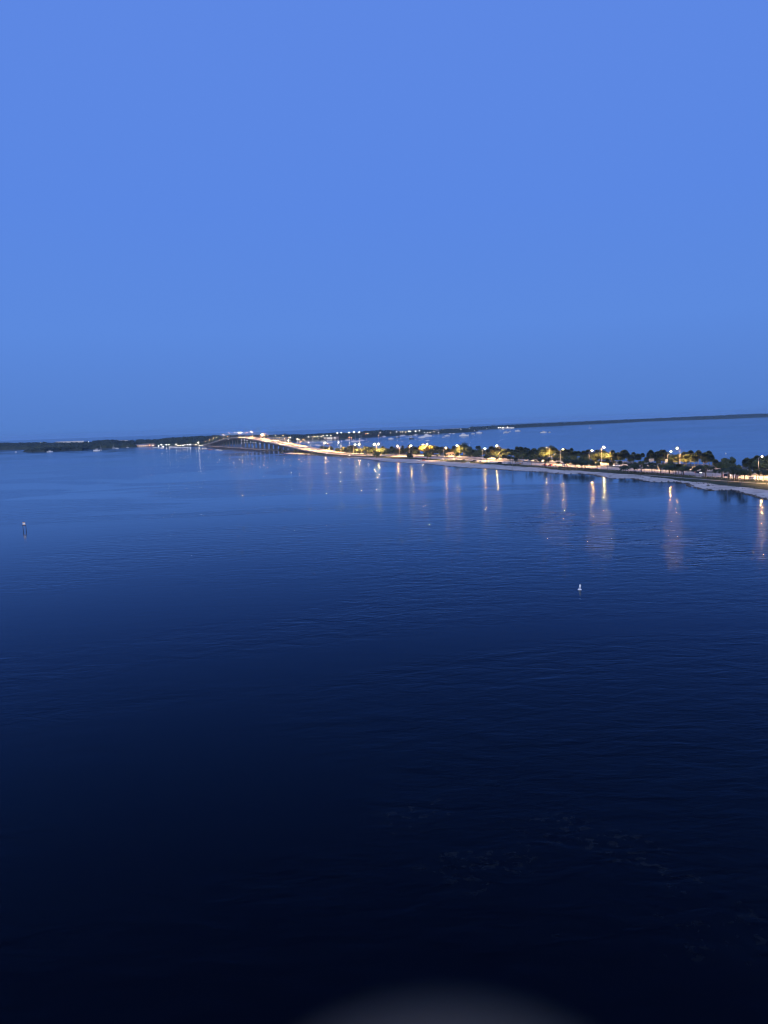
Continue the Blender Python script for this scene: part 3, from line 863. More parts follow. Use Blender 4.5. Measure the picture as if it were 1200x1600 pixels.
# ------------------------------------------------------------------ cars
def make_car(kind, paint):
    e = empty('parked_car')
    L, Wd = (4.6, 1.8) if kind != 'van' else (5.2, 2.0)
    if kind == 'sedan': prof = [(-2.3, .45), (-2.3, .85), (-1.75, .98), (-1.25, 1.42), (.35, 1.45), (1.0, 1.0), (2.1, .86), (2.3, .6), (2.3, .4)]
    elif kind == 'suv': prof = [(-2.3, .5), (-2.32, 1.05), (-2.1, 1.7), (.4, 1.75), (1.05, 1.15), (2.1, 1.0), (2.3, .7), (2.3, .45)]
    else: prof = [(-2.6, .5), (-2.62, 2.05), (-2.5, 2.15), (1.2, 2.12), (1.9, 1.3), (2.5, 1.1), (2.6, .7), (2.6, .45)]
    rings = []
    for f, w in ((-1, .86), (-.9, 1.0), (.9, 1.0), (1, .86)):
        rings.append([(x * (1 if abs(f) < .95 else .97), f * Wd / 2 * (1 if z < 1.0 else .88), .45 + (z - .45) * (1 if abs(f) < .95 else .95)) for x, z in prof])
    MB().loft(rings).obj('body', MT[paint], e)
    top = prof[3:5] if kind == 'sedan' else prof[2:4]
    zt = top[0][1] - .12; zb = .98 if kind == 'sedan' else 1.12 if kind == 'suv' else 1.3
    x0, x1 = top[0][0] + .1, top[1][0] + .1
    for sg in (-1, 1):
        MB().box(((x0 + x1) / 2, sg * (Wd / 2 * .9), (zb + zt) / 2), (x1 - x0, .14, zt - zb)).obj('window', MT['glass'], e)
        for a in (-1.4, 1.4):
            w = MB(); w.lathe([(.12, -.1), (.33, -.1), (.34, 0), (.33, .1), (.12, .1)], 10)
            w.v = [(x + a, z + sg * Wd * .46, y + .34) for x, y, z in w.v]
            wh = w.obj('wheel', MT['rubber'], e)
        MB().box((prof[-2][0] + .01, sg * .62, prof[-2][1] + .08), (.12, .34, .18)).obj('headlight', LAMP['head'] if kind == 'lit' else MT['glass'], e)
        MB().box((prof[0][0] - .01, sg * .68, .86), (.1, .3, .16)).obj('taillight', MT['car_red'], e)
    a, b = (prof[4], prof[5]) if kind == 'sedan' else (prof[3], prof[4])
    MB().add([(a[0] + .1, -.7, a[1] - .06), (a[0] + .1, .7, a[1] - .06), (b[0] + .02, .78, b[1] + .05), (b[0] + .02, -.78, b[1] + .05), (a[0], -.7, a[1] - .1), (a[0], .7, a[1] - .1), (b[0] - .1, .78, b[1]), (b[0] - .1, -.78, b[1])],
             [(0, 3, 2, 1), (4, 5, 6, 7), (0, 1, 5, 4), (2, 3, 7, 6), (1, 2, 6, 5), (0, 4, 7, 3)]).obj('windscreen', MT['glass'], e)
    return e
car_protos = {}
PAINT = {'white': 'car_white', 'silver': 'car_silver', 'dark': 'car_dark', 'red': 'car_red', 'blue': 'car_blue'}
def place_car(x, y, kind, paint, face, lights, label, deck_v=None):
    k = (kind, paint)
    if k not in car_protos:
        car_protos[k] = make_car(kind, PAINT[paint]); e = car_protos[k]
    else:
        e = copy_tree(car_protos[k])
    e.name = {'lit': 'moving_car', 'tail': 'moving_car', None: 'parked_car'}[lights]
    if deck_v:
        p = onv(x, y, deck_v); s_, v_ = sv(p); p = W(s_, deck_v, road_z(s_) + .02)
    else:
        p = at(x, y, GZ + .1); s_, v_ = sv(p)
        onroad = VN(s_) < v_ < VF(s_)
        p.z = road_z(s_) + .01 if onroad else ground_z(s_, v_) + .14
    e.location = p
    e.rotation_euler = (0, 0, math.atan2(AX.y, AX.x) + R(face))
    for ch in e.children:
        if ch.name.startswith('headlight') or ch.name.startswith('taillight'):
            want = LAMP['head'] if lights == 'lit' and ch.name.startswith('head') else LAMP['tail'] if lights and ch.name.startswith('tail') else None
            if want:
                ch.data = ch.data.copy(); ch.data.materials[0] = want
            elif ch.data.materials[0] in (LAMP['head'], LAMP['tail']):
                ch.data = ch.data.copy(); ch.data.materials[0] = MT['glass']
    tag(e, label, 'car')
CARS = [(1091, 740, 'sedan', 'dark', 180, 'lit', 'dark car with headlights on beside a group of thin palms'),
        (1136, 745, 'suv', 'dark', 180, 'lit', 'dark car with two bright headlights in front of the dense tree clump'),
        (1175, 749.5, 'suv', 'white', 180, 'lit', 'white car with headlights on nearest the tall lamp post'),
        (545, 712, 'van', 'white', 180, 'lit', 'white van on the road below the far lamp-lit trees'),
        (510, 709.6, 'sedan', 'white', 180, 'lit', 'white car at the foot of the bridge approach'),
        (575, 713.2, 'suv', 'white', 180, None, 'white car pulled up on the verge beside a dark road tree'),
        (655, 720.4, 'van', 'white', 70, None, 'white van parked on the sand below the yellow tree'),
        (661.5, 720, 'sedan', 'red', 80, None, 'red car parked beside the white van below the yellow tree'),
        (691, 719.3, 'suv', 'white', 10, None, 'white car parked on the road edge before the tan house'),
        (712, 718.5, 'van', 'white', 5, None, 'white van parked in front of the big dark domed tree'),
        (724, 720, 'sedan', 'dark', 5, None, 'black car parked next to the white van by the domed tree'),
        (731, 723.8, 'sedan', 'white', 20, None, 'white car standing alone down on the pale sand'),
        (741, 721.3, 'suv', 'dark', 0, None, 'black car parked above the white car on the sand'),
        (751, 722.4, 'sedan', 'white', 5, None, 'white car parked just before the gap in the palms'),
        (767, 723.6, 'suv', 'white', 80, None, 'white car parked nose-in, first after the gap in the palms'),
        (772.5, 724, 'sedan', 'white', 80, None, 'white car parked nose-in, second after the gap in the palms'),
        (780, 724.6, 'suv', 'dark', 80, None, 'black car parked between two white cars above the beach'),
        (789, 725.2, 'sedan', 'white', 80, None, 'white car parked between the black car and the slim beach palm'),
        (795, 725.8, 'suv', 'silver', 80, None, 'silver car parked directly beside the slim beach palm'),
        (808, 725.9, 'sedan', 'silver', 75, None, 'silver car parked before the thatched beach hut'),
        (851, 728, 'sedan', 'red', 0, 'tail', 'red car with tail lights on, farther of two red cars'),
        (860, 728.6, 'suv', 'red', 0, 'tail', 'red car with tail lights on, nearer of two red cars'),
        (868, 729, 'sedan', 'white', 0, None, 'white car just behind the two red cars'),
        (882, 727.6, 'van', 'white', 180, None, 'white van beside the row of coconut palms'),
        (955, 728.6, 'suv', 'white', 180, 'lit', 'white car with lights on beyond the big lamp-lit tree'),
        (965, 729.2, 'van', 'white', 180, None, 'white van between the big lamp-lit tree and the palms'),
        (933.5, 734.2, 'sedan', 'white', 0, None, 'white car on the grass under the small round tree')]
for c in CARS: place_car(*c)
for x, y, v, kd, pt, fc, lt, lb in ((410, 689.6, 28, 'suv', 'white', 180, 'lit', 'white car with headlights on near the crest of the bridge'), (432, 694, 27, 'van', 'white', 180, 'lit', 'white van with headlights on halfway down the bridge'),
                                    (443, 696.4, 25, 'sedan', 'white', 180, 'lit', 'white car with headlights on low on the bridge'), (381, 684.3, 30, 'suv', 'white', 180, 'lit', 'white car with headlights on at the very top of the bridge'), (425, 688.5, 42, 'sedan', 'dark', 0, 'tail', 'dark car climbing the far lanes of the bridge')):
    place_car(x, y, kd, pt, fc, lt, lb, deck_v=v)

# ------------------------------------------------------------------ far shores: woods that read as one mass
def far_wood(name, label, pts, depth, seed, leaf=2.6, dens=1.0):
    """pts: (pixel x, waterline y, treetop y) along the front edge."""
    rnd = random.Random(seed)
    base = [at(x, yw) for x, yw, yt in pts]
    top = []
    for (x, yw, yt), b in zip(pts, base):
        d = ray(x, yt); t = (b.y + depth * .35) / d.y
        top.append(max(3.5, EYE + d.z * t))
    xs = [x for x, _, _ in pts]
    n = int((xs[-1] - xs[0]) / .8) + 2
    rows = []; g = MB(); lf = MB()
    prof = [(0.0, 0.0), (.015, .34), (.05, .62), (.13, .84), (.30, 1.0), (.55, .97), (.8, .86), (1.0, .1)]
    for i in range(n):
        x = xs[0] + (xs[-1] - xs[0]) * i / (n - 1)
        b = Vector((np.interp(x, xs, [p.x for p in base]), np.interp(x, xs, [p.y for p in base]), 0))
        h = float(np.interp(x, xs, top))
        dr = Vector((b.x, b.y, 0)).normalized()
        end = min(1, min(i, n - 1 - i) / 8 + .12)
        row = []
        for k, (a, q) in enumerate(prof):
            p = b + dr * (depth * a + 6 * noise.noise(Vector((i * .12, k * 3.1, seed))) * (1 if k else .6))
            lump = .96 + .16 * noise.noise(Vector((p.x * .028, p.y * .012, seed))) + .16 * noise.noise(Vector((p.x * .09, p.y * .03, seed + 5)))
            row.append((p.x, p.y, -.3 if q == 0 else h * q * end * lump))
        rows.append(row)
    m_ = len(prof)
    for r_ in rows: lf.v += r_
    for i in range(n - 1):
        for k in range(m_ - 1):
            a = i * m_ + k
            lf.f.append((a, a + 1, a + m_ + 1, a + m_))
    sz = leaf * base[len(base) // 2].length / 2400
    for i in range(int(n * 14 * dens)):
        r_ = rnd.choice(rows); k = rnd.choice((1, 2, 2, 3, 3, 4, 4))
        a, b2 = Vector(r_[k]), Vector(r_[k + 1])
        p = a.lerp(b2, rnd.random()) + Vector((rnd.uniform(-2, 2), 0, rnd.uniform(-.5, 1.3) * sz * .5))
        leaf_quad(lf, p, Vector((rnd.gauss(0, 1), rnd.gauss(-.6, 1), rnd.gauss(.6, 1))).normalized(), sz * rnd.uniform(.4, 1.0), rnd.uniform(0, 6.28))
    o = lf.obj(name, MT['wood_leaf'])
    tag(o, label, 'woods', kind='stuff')
    for i in range(n):
        b = Vector(rows[i][0]); e = Vector(rows[i][-1]); d = (e - b).normalized()
        g.v += [tuple(b - d * 5 + Vector((0, 0, -.4))), tuple(b - d * 1.5 + Vector((0, 0, .75))), (e.x, e.y, .75)]
    for i in range(n - 1):
        for k in range(2):
            a = i * 3 + k
            g.f.append((a, a + 1, a + 4, a + 3))
    tag(g.obj('far_shore', MT['land']), kind='structure')
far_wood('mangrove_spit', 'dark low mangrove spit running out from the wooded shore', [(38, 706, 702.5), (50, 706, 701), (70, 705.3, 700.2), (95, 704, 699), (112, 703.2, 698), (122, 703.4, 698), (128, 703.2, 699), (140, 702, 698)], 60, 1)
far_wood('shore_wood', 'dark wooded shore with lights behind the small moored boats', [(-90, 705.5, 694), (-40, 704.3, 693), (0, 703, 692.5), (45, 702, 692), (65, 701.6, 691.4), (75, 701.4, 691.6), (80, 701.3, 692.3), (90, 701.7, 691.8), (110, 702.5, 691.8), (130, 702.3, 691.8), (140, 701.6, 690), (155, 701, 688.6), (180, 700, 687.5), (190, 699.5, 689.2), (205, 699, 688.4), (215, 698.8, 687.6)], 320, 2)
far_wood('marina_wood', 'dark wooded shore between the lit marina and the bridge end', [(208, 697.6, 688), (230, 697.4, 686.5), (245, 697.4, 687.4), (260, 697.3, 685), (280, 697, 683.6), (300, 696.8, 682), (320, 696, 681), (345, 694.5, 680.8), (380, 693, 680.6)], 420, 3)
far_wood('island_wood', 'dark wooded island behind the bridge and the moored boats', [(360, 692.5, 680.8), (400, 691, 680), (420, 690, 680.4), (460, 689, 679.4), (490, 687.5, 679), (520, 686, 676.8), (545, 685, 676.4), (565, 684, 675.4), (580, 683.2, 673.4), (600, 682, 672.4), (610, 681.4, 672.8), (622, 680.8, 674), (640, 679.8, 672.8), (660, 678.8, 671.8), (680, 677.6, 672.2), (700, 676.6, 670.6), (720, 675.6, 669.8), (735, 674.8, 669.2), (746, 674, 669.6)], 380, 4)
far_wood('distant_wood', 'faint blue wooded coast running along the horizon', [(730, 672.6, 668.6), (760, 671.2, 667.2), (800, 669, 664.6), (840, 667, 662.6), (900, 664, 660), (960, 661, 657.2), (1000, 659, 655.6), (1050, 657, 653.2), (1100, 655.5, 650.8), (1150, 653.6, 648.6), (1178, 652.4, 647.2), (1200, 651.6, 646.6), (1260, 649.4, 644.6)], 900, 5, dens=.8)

# ------------------------------------------------------------------ far buildings
def building(name, label, x0, x1, ybase, ytop, depth, wall, roofm, win=(6, 1), lit='pane', roof='flat', back=0.0, wall_h=None):
    """Front corners at pixels x0, x1 on the ground; back moves it that many metres farther."""
    ya, yb = ybase if isinstance(ybase, tuple) else (ybase, ybase)
    a, b = at(x0, ya), at(x1, yb)
    if back:
        a = a + Vector((a.x, a.y, 0)).normalized() * back; b = b + Vector((b.x, b.y, 0)).normalized() * back
    mid = (a + b) / 2
    d = (b - a); d.z = 0; w = d.length
    if abs(d.y) > abs(d.x) * .6: d = Vector((w, d.y * .3, 0)); 
    rz = math.atan2(d.y, d.x)
    rr = ray((x0 + x1) / 2, ytop); t = mid.y / rr.y
    h = max(3.0, EYE + rr.z * t - .7)
    hw = wall_h or (h if roof == 'flat' else h * .68)
    e = empty(name, (mid.x, mid.y, .7), rz)
    MB().box((0, depth / 2, hw / 2), (w, depth, hw)).obj('wall', MT[wall], e)
    ro = MB()
    if roof == 'flat':
        ro.box((0, depth / 2, hw + .25), (w + 1.0, depth + 1.0, .5))
    else:
        ov = 1.2
        ro.add([(-w / 2 - ov, -ov, hw), (w / 2 + ov, -ov, hw), (w / 2 + ov, depth + ov, hw), (-w / 2 - ov, depth + ov, hw), (-w / 2 * .7, depth / 2, h), (w / 2 * .7, depth / 2, h)], [(0, 1, 5, 4), (1, 2, 5), (2, 3, 4, 5), (3, 0, 4), (0, 3, 2, 1)])
    ro.obj('roof', MT[roofm], e)
    nx, nz = win
    cw, ch = w / nx, hw / nz
    for i in range(nx):
        for j in range(nz):
            f = MB().box((-w / 2 + (i + .5) * cw, -.06, (j + .52) * ch), (cw * .72, .2, ch * .6)).obj('window', MT['white_paint'], e)
            MB().box((-w / 2 + (i + .5) * cw, -.2, (j + .52) * ch), (cw * .62, .1, ch * .5)).obj('pane', LAMP[lit] if lit and random.random() < .8 else MT['glass'], f)
    MB().box((w / 2 - cw * .05, -.08, 1.1), (min(1.4, cw * .09 + .8), .16, 2.2)).obj('door', MT['teak'], e)
    tag(e, label, 'building')
    return e
building('waterfront_restaurant', 'low waterfront restaurant with a glowing yellow front on the far shore', 208.5, 221.5, 698.6, 694.4, 14, 'wall_tan', 'roof', (9, 1), 'pane', 'hip')
building('boathouse', 'grey-roofed boathouse between the yellow restaurant and the orange building', 222.5, 229.5, 698.2, 693.4, 22, 'wall_white', 'roof', (4, 1), None, 'hip')
building('orange_pavilion', 'small orange-lit pavilion on the far shore beside the boathouse', 231, 237.5, 698, 693, 10, 'wall_pink', 'roof_tan', (3, 1), 'pane', 'hip')
building('white_hall', 'long white flat-roofed hall showing above the trees of the wooded shore', 88, 132, (702.5, 701.0), 689.6, 40, 'wall_white', 'wall_white', (14, 1), None, 'flat', back=230)
building('shore_block', 'pale block half hidden in the trees above the anchored boats', 184, 195, 699.4, 688.2, 18, 'wall_white', 'roof', (6, 4), None, 'flat', back=330)
building('clubhouse', 'white clubhouse behind the lamps at the lower end of the bridge', 420, 426, 690, 683.4, 14, 'wall_white', 'roof', (4, 2), 'pane_white', 'hip')
building('bridge_house', 'tan two-storey house seen over the bridge railing', 429.5, 440, 690.5, 683.4, 16, 'wall_tan', 'roof_tan', (5, 2), None, 'flat')
building('stadium_hall', 'wide floodlit hall with reddish walls on the wooded island', 540, 557, 684, 677.2, 20, 'wall_pink', 'roof', (10, 2), 'pane', 'flat')
building('marina_office', 'long low lit building at the marina left of the floodlit hall' if 0 else 'long low lit marina building beside the floodlit hall', 504, 518.5, 686.5, 683, 14, 'wall_tan', 'roof', (12, 1), 'pane_white', 'flat')
building('island_villa', 'pale villa on the island shore behind the largest motor yacht', 676, 682, 678, 671.2, 14, 'wall_white', 'roof', (4, 2), None, 'hip', back=150)
building('island_apartments', 'pale apartment block among trees near the island tip', 697, 708, 676.6, 670, 18, 'wall_white', 'roof', (7, 3), None, 'flat', back=170)
building('point_pavilion', 'brilliant white pavilion alone on the low point at the far coast', 790.5, 796.5, 669.6, 667.4, 12, 'wall_white', 'roof', (6, 1), 'pane_white', 'hip')
def causeway_house(x0, x1, yb, yt, label, wall, roofm, nm):
    a, b = at(x0, yb, GZ), at(x1, yb, GZ)
    e = building(nm, label, x0, x1, yb, yt, 9, wall, roofm, (4, 1), None, 'hip')
    return e
causeway_house(699, 713, 713.6, 706.6, 'tan house with a hipped roof behind the road beside the domed tree', 'wall_tan', 'roof_tan', 'roadside_house')

# thatched beach hut
p = at(811, 725.6, GZ); e = empty('beach_hut', (p.x, p.y, ground_z(*sv(p))), .4)
MB().lathe([(4.2, 2.3), (2.6, 3.6), (.15, 5.0)], 12).obj('thatched_roof', MT['roof_tan'], e)
MB().lathe([(2.2, 0), (2.2, 1.1), (2.0, 1.1)], 12).obj('counter', MT['teak'], e)
for k in range(6):
    t = k * math.pi / 3
    MB().tube([(3.4 * math.cos(t), 3.4 * math.sin(t), -.2), (3.4 * math.cos(t), 3.4 * math.sin(t), 2.7)], .12, 6).obj('post', MT['timber'], e)
tag(e, 'round thatched beach hut above the pale sand', 'hut')
# road signs seen from behind
for x, y, lb in ((1018, 719.8, 'grey back of a large road sign among the fan palms'), (1041.5, 720.8, 'grey back of a tall road sign under the bent lamp arm')):
    p = onv(x, y, lambda s: VF(s) + 3); s_, v_ = sv(p); h = max(4.5, p.z - GZ)
    e = empty('road_sign', W(s_, v_, ground_z(s_, v_)), RZN + math.pi / 2)
    w_ = 5.5 if x < 1030 else 2.4
    MB().box((0, 0, h), (.12, w_, 2.4)).obj('panel', MT['sign_back'], e)
    for q in (-.3, .3):
        MB().tube([(-.1, q * w_, -.2), (-.1, q * w_, h + .9)], .09, 6).obj('post', MT['steel'], e)
    tag(e, lb, 'sign')

# ------------------------------------------------------------------ boats
def hull_rings(L, B, D, sheer=.25, n=9, fine=1.0):
    rings = []
    for i in range(n):
        t = i / (n - 1); x = -L / 2 + L * t
        w = B / 2 * (min(1.0, .82 + .5 * t) if t < .45 else max(.03, math.cos((t - .45) / .55 * math.pi / 2) ** (.65 * fine)))
        top = D * (1 + sheer * t * t)
        rings.append([(x + (.06 * L * t * t), w, top), (x, w * .86, D * .1), (x, 0.02 * w, -D * .45 * (1 - .6 * t ** 3)), (x, -.02 * w, -D * .45 * (1 - .6 * t ** 3)), (x, -w * .86, D * .1), (x + (.06 * L * t * t), -w, top)])
    return rings
def make_boat(kind, hullm):
    e = empty({'m': 'motor_boat', 's': 'sailing_boat', 'c': 'catamaran', 'y': 'motor_yacht'}[kind])
    if kind == 'c':
        for sg in (-1, 1):
            h = MB().loft(hull_rings(1, .14, .09)); h.v = [(x, y + sg * .24, z) for x, y, z in h.v]; h.obj('hull', MT[hullm], e)
        MB().box((-.06, 0, .10), (.62, .48, .035)).obj('bridge_deck', MT['white_paint'], e)
        MB().box((-.08, 0, .16), (.40, .42, .10), taper=.8).obj('cabin', MT['white_paint'], e)
        MB().box((-.04, 0, .175), (.38, .44, .03), taper=.9).obj('window', MT['glass'], e)
        MB().tube([(.06, 0, .1), (.06, 0, 1.15)], [.012, .007], 5).obj('mast', MT['white_paint'], e)
        MB().tube([(.06, 0, .27), (-.4, 0, .27)], .016, 5).obj('boom', MT['canvas'], e)
        return e
    if kind == 's':
        MB().loft(hull_rings(1, .30, .10)).obj('hull', MT[hullm], e)
        MB().box((-.02, 0, .135), (.40, .17, .07), taper=.82).obj('cabin', MT['white_paint'], e)
        for sg in (-1, 1): MB().box((-.02, sg * .08, .14), (.30, .012, .025)).obj('window', MT['glass'], e)
        MB().tube([(.10, 0, .1), (.10, 0, 1.25)], [.013, .007], 5).obj('mast', MT['white_paint'], e)
        MB().tube([(.10, 0, .26), (-.34, 0, .25)], [.02, .016], 6).obj('boom', MT['canvas'], e)
        MB().tube([(.10, 0, 1.2), (.52, 0, .13)], .006, 4).obj('forestay', MT['white_paint'], e)
        return e
    if kind == 'm':
        MB().loft(hull_rings(1, .32, .13, .45)).obj('hull', MT[hullm], e)
        MB().box((.04, 0, .20), (.40, .24, .13), taper=.78).obj('cabin', MT['white_paint'], e)
        MB().box((.05, 0, .225), (.39, .245, .05), taper=.86).obj('window', MT['glass'], e)
        MB().box((-.02, 0, .335), (.34, .26, .018)).obj('hardtop', MT['white_paint'], e)
        for a in (-.17, .12):
            for sg in (-1, 1): MB().tube([(a, sg * .11, .2), (a, sg * .11, .33)], .008, 4).obj('strut', MT['steel'], e)
        MB().box((-.52, 0, .08), (.08, .12, .16)).obj('outboard_motor', MT['dark_metal'], e)
        return e
    MB().loft(hull_rings(1, .24, .10, .45, 11)).obj('hull', MT[hullm], e)
    MB().box((-.05, 0, .155), (.62, .19, .09), taper=.88).obj('cabin', MT['white_paint'], e)
    MB().box((-.05, 0, .165), (.60, .195, .03), taper=.94).obj('window', MT['glass'], e)
    MB().box((-.08, 0, .225), (.40, .17, .06), taper=.85).obj('flybridge', MT['white_paint'], e)
    MB().box((-.08, 0, .30), (.26, .16, .015)).obj('hardtop', MT['white_paint'], e)
    MB().tube([(-.1, 0, .25), (-.12, 0, .42)], .008, 5).obj('radar_mast', MT['white_paint'], e)
    return e
boat_protos = {}
def place_boat(x, y, px, kind, hull, rz, key, grow=1.0):
    k = (kind, hull)
    if k not in boat_protos:
        boat_protos[k] = make_boat(kind, hull); e = boat_protos[k]
    else:
        e = copy_tree(boat_protos[k])
    p = at(x, y)
    L = px * p.length / F_PX
    c = max(.45, abs(math.cos(R(rz))))
    L = max(6.0, min(34, 1.2 * L / c))
    e.location = p; e.scale = (L, L, L * grow); e.rotation_euler = (0, 0, R(rz))
    later(e, key)
W_ = 'white_paint'
BOATS = [(494, 695.6, 4, 'm', W_), (498, 696.2, 5, 'm', W_), (503, 690.8, 4, 'm', W_), (513, 694.2, 3.5, 'm', 'hull_red'), (517.3, 692, 4, 's', W_), (523.5, 685.6, 4, 'm', W_), (528.6, 690, 3, 's', W_), (543, 688, 5, 'm', W_), (554.6, 690.2, 8, 'c', W_), (562, 688.3, 5, 's', W_), (566, 688.2, 5, 's', W_), (547, 696.4, 2.6, 's', W_),
         (600, 682.8, 5, 'm', W_), (611, 686.3, 6.5, 'm', W_), (620.5, 684.5, 6, 'm', 'hull_dark'), (627, 681.4, 4.5, 'm', W_), (631, 680.6, 4, 'm', W_), (643, 685.8, 6, 'm', 'hull_dark'), (649, 680, 5, 'm', W_), (659, 684.2, 8, 'y', W_), (667.5, 682.2, 11, 'y', W_), (668, 688.8, 5, 's', W_), (693, 683.3, 4, 's', W_), (699, 681.6, 6.5, 'm', W_), (703, 678, 3.5, 'm', W_), (709, 678, 3.5, 'm', W_),
         (725, 681.3, 11, 'y', W_), (739, 678.3, 5, 'm', W_), (749, 677, 7, 'm', W_), (791, 676, 6.5, 'm', W_), (796, 675, 4, 's', W_), (809, 674, 6.5, 'm', W_), (849, 676.3, 7, 'm', W_), (858.5, 675.8, 3.5, 'm', W_), (922, 669, 3.2, 's', W_)]
for i, b in enumerate(BOATS):
    place_boat(*b, [8, 172, -20, 25, 160, 200][i % 6], 'bay_boat')
LEFT = [(25, 706.6, 3, 'm', W_), (78, 706.4, 6.5, 'm', W_), (151.5, 704.6, 8, 'm', W_), (156.5, 703.6, 5, 's', W_), (178, 700.3, 4, 's', W_), (183, 701, 4, 'm', W_), (199.5, 699.4, 3, 's', W_)]
for i, b in enumerate(LEFT):
    place_boat(*b, [170, 15, 185, -12][i % 4], 'west_boat')
MARINA = [(242, 699.6, 4, 'm', W_), (247.5, 699.2, 4, 's', W_), (253.5, 700.4, 5, 'm', W_), (268, 699, 6, 'm', W_), (273.5, 699.4, 5, 'm', W_), (280, 699.4, 4.5, 'm', W_), (287, 699.6, 4.5, 'm', W_), (293, 699.2, 5, 's', W_)]
for i, b in enumerate(MARINA):
    place_boat(*b, [5, 175, -15, 190][i % 4], 'marina_boat')
for i, b in enumerate([(320.5, 701, 4, 'm', W_), (329, 703, 6, 's', 'hull_red'), (339, 703.4, 4.5, 'm', W_), (344.5, 704, 5, 'm', W_)]):
    place_boat(*b, [10, 170, 20, 185][i], 'pier_boat')

# ------------------------------------------------------------------ lights on poles along the far shores
def make_pole_light(lens, hd, h=8.0):
    e = empty('shore_lamp')
    MB().lathe([(.22, 0), (.12, h), (.1, h)], 6).obj('pole', MT['steel'], e)
    MB().lathe([(.1, h + 2 * hd), (hd * .7, h + 2 * hd - .1), (hd * .8, h + hd * 1.7)], 8).obj('hood', MT['dark_metal'], e)
    MB().lathe([(.1 * hd, h - .05), (hd * .8, h + hd * .4), (hd, h + hd), (hd * .75, h + hd * 1.7)], 8).obj('lens', LAMP[lens], e, True)
    return e
pl = {}
def shore_light(x, y, D, lens, hd, key):
    """A lamp seen at a pixel, D metres away."""
    d = ray(x, y); p = Vector((0, 0, EYE)) + d * (D / d.y)
    h = max(3.0, p.z - .7)
    k = (lens, hd, round(h / 4) * 4 + 2 if h > 4 else 4)
    if k not in pl:
        pl[k] = make_pole_light(*k); e = pl[k]
    else:
        e = copy_tree(pl[k])
    e.location = (p.x, p.y, p.z - k[2] - hd)
    e.location.z = min(e.location.z, 2.5)
    later(e, key)
def shore_d(x, yw): return at(x, yw).y
for x, y, yw, lens, hd in ((527, 676.5, 685.4, 'shore_big', 1.0), (533, 676.2, 685.2, 'shore_white', .7), (545.5, 675.6, 685, 'shore_big', 1.1), (553, 675.2, 684.4, 'shore_big', 1.1), (561, 675.2, 684, 'shore_big', .9), (560.5, 678.6, 684, 'shore', .7), (572, 677.6, 683.6, 'orange', .7), (575, 677.2, 683.4, 'shore', .6),
                          (594, 676.2, 682.2, 'shore', .7), (597, 677.2, 682, 'shore', .6), (610, 676.2, 681.3, 'shore', .6), (591, 680.6, 682.6, 'orange', .7), (502, 682, 687, 'shore', .7), (505, 680.6, 686.8, 'shore', .7), (511, 680.4, 686.4, 'shore_white', .8), (517, 680.6, 686.2, 'shore', .7), (524, 684.4, 686, 'shore_white', .6), (545.5, 683.2, 685, 'orange', .7), (549, 683.2, 685, 'orange', .7),
                          (432, 683.6, 689.8, 'shore_white', .7), (438.5, 684, 689.6, 'shore', .7), (440, 689, 689.9, 'shore', .8), (448, 684.5, 689.4, 'shore', .5), (454, 683.5, 689.3, 'shore_white', .7), (464.5, 686, 689, 'shore_white', .8), (468, 687.3, 689, 'shore_white', .6), (482, 682.5, 688, 'shore_big', .7), (489, 682.5, 687.7, 'shore', .6), (492, 682, 687.5, 'shore', .7), (496, 681.6, 687.3, 'shore', .6), (488, 686, 687.7, 'shore_white', .5), (497, 685.6, 687.2, 'shore', .5), (450.5, 687.8, 690, 'shore_big', 1.0), (422, 684.4, 690, 'shore_white', .8),
                          (620, 674.6, 680.8, 'shore_white', .7), (626, 675, 680.5, 'shore', .7), (629, 675, 680.4, 'shore', .7), (634, 675, 680, 'shore', .7), (639, 673.6, 679.8, 'shore_big', .7), (642, 673.6, 679.6, 'shore_big', .7), (649.5, 673.6, 679.2, 'shore_big', .9), (655, 673.2, 679, 'shore_white', .8), (653.5, 675.6, 679, 'shore', .7), (663, 675.6, 678.6, 'shore_white', .6), (668, 675.6, 678.4, 'shore', .5), (672, 675.6, 678.2, 'shore', .6), (678, 674.6, 677.8, 'shore', .6), (685, 676, 677.5, 'shore_white', .6), (720, 670.2, 675.6, 'shore_white', .5), (722, 673.8, 675.4, 'shore_white', .5), (734, 669.6, 674.8, 'shore_white', .5), (742, 672, 674.2, 'shore_white', .5)):
    shore_light(x, y, shore_d(x, yw) + 6, lens, hd, 'island_lamp')
for x, y, yw, lens, hd in ((760, 669.2, 671.1, 'shore_white', .9), (779, 668.2, 670.2, 'shore_white', .9), (781.5, 668.2, 670, 'shore_white', .9), (786, 667.8, 669.8, 'shore_big', 1.0), (793, 667.6, 669.3, 'shore_big', 1.8), (799, 668, 669, 'shore_white', .9)):
    shore_light(x, y, shore_d(x, yw) - 6, lens, hd, 'point_lamp')
for x, y, D, lens, hd in ((139, 690.5, 2500, 'shore_white', .8), (149, 689.5, 2500, 'shore_white', .9), (161, 690.6, 2450, 'shore', .5), (167, 690.6, 2450, 'shore', .5), (235, 688, 2560, 'shore_white', .9), (244, 687.5, 2560, 'shore_white', .8), (63, 691.2, 2600, 'shore', .35)):
    shore_light(x, y, D, lens, hd, 'wood_lamp')
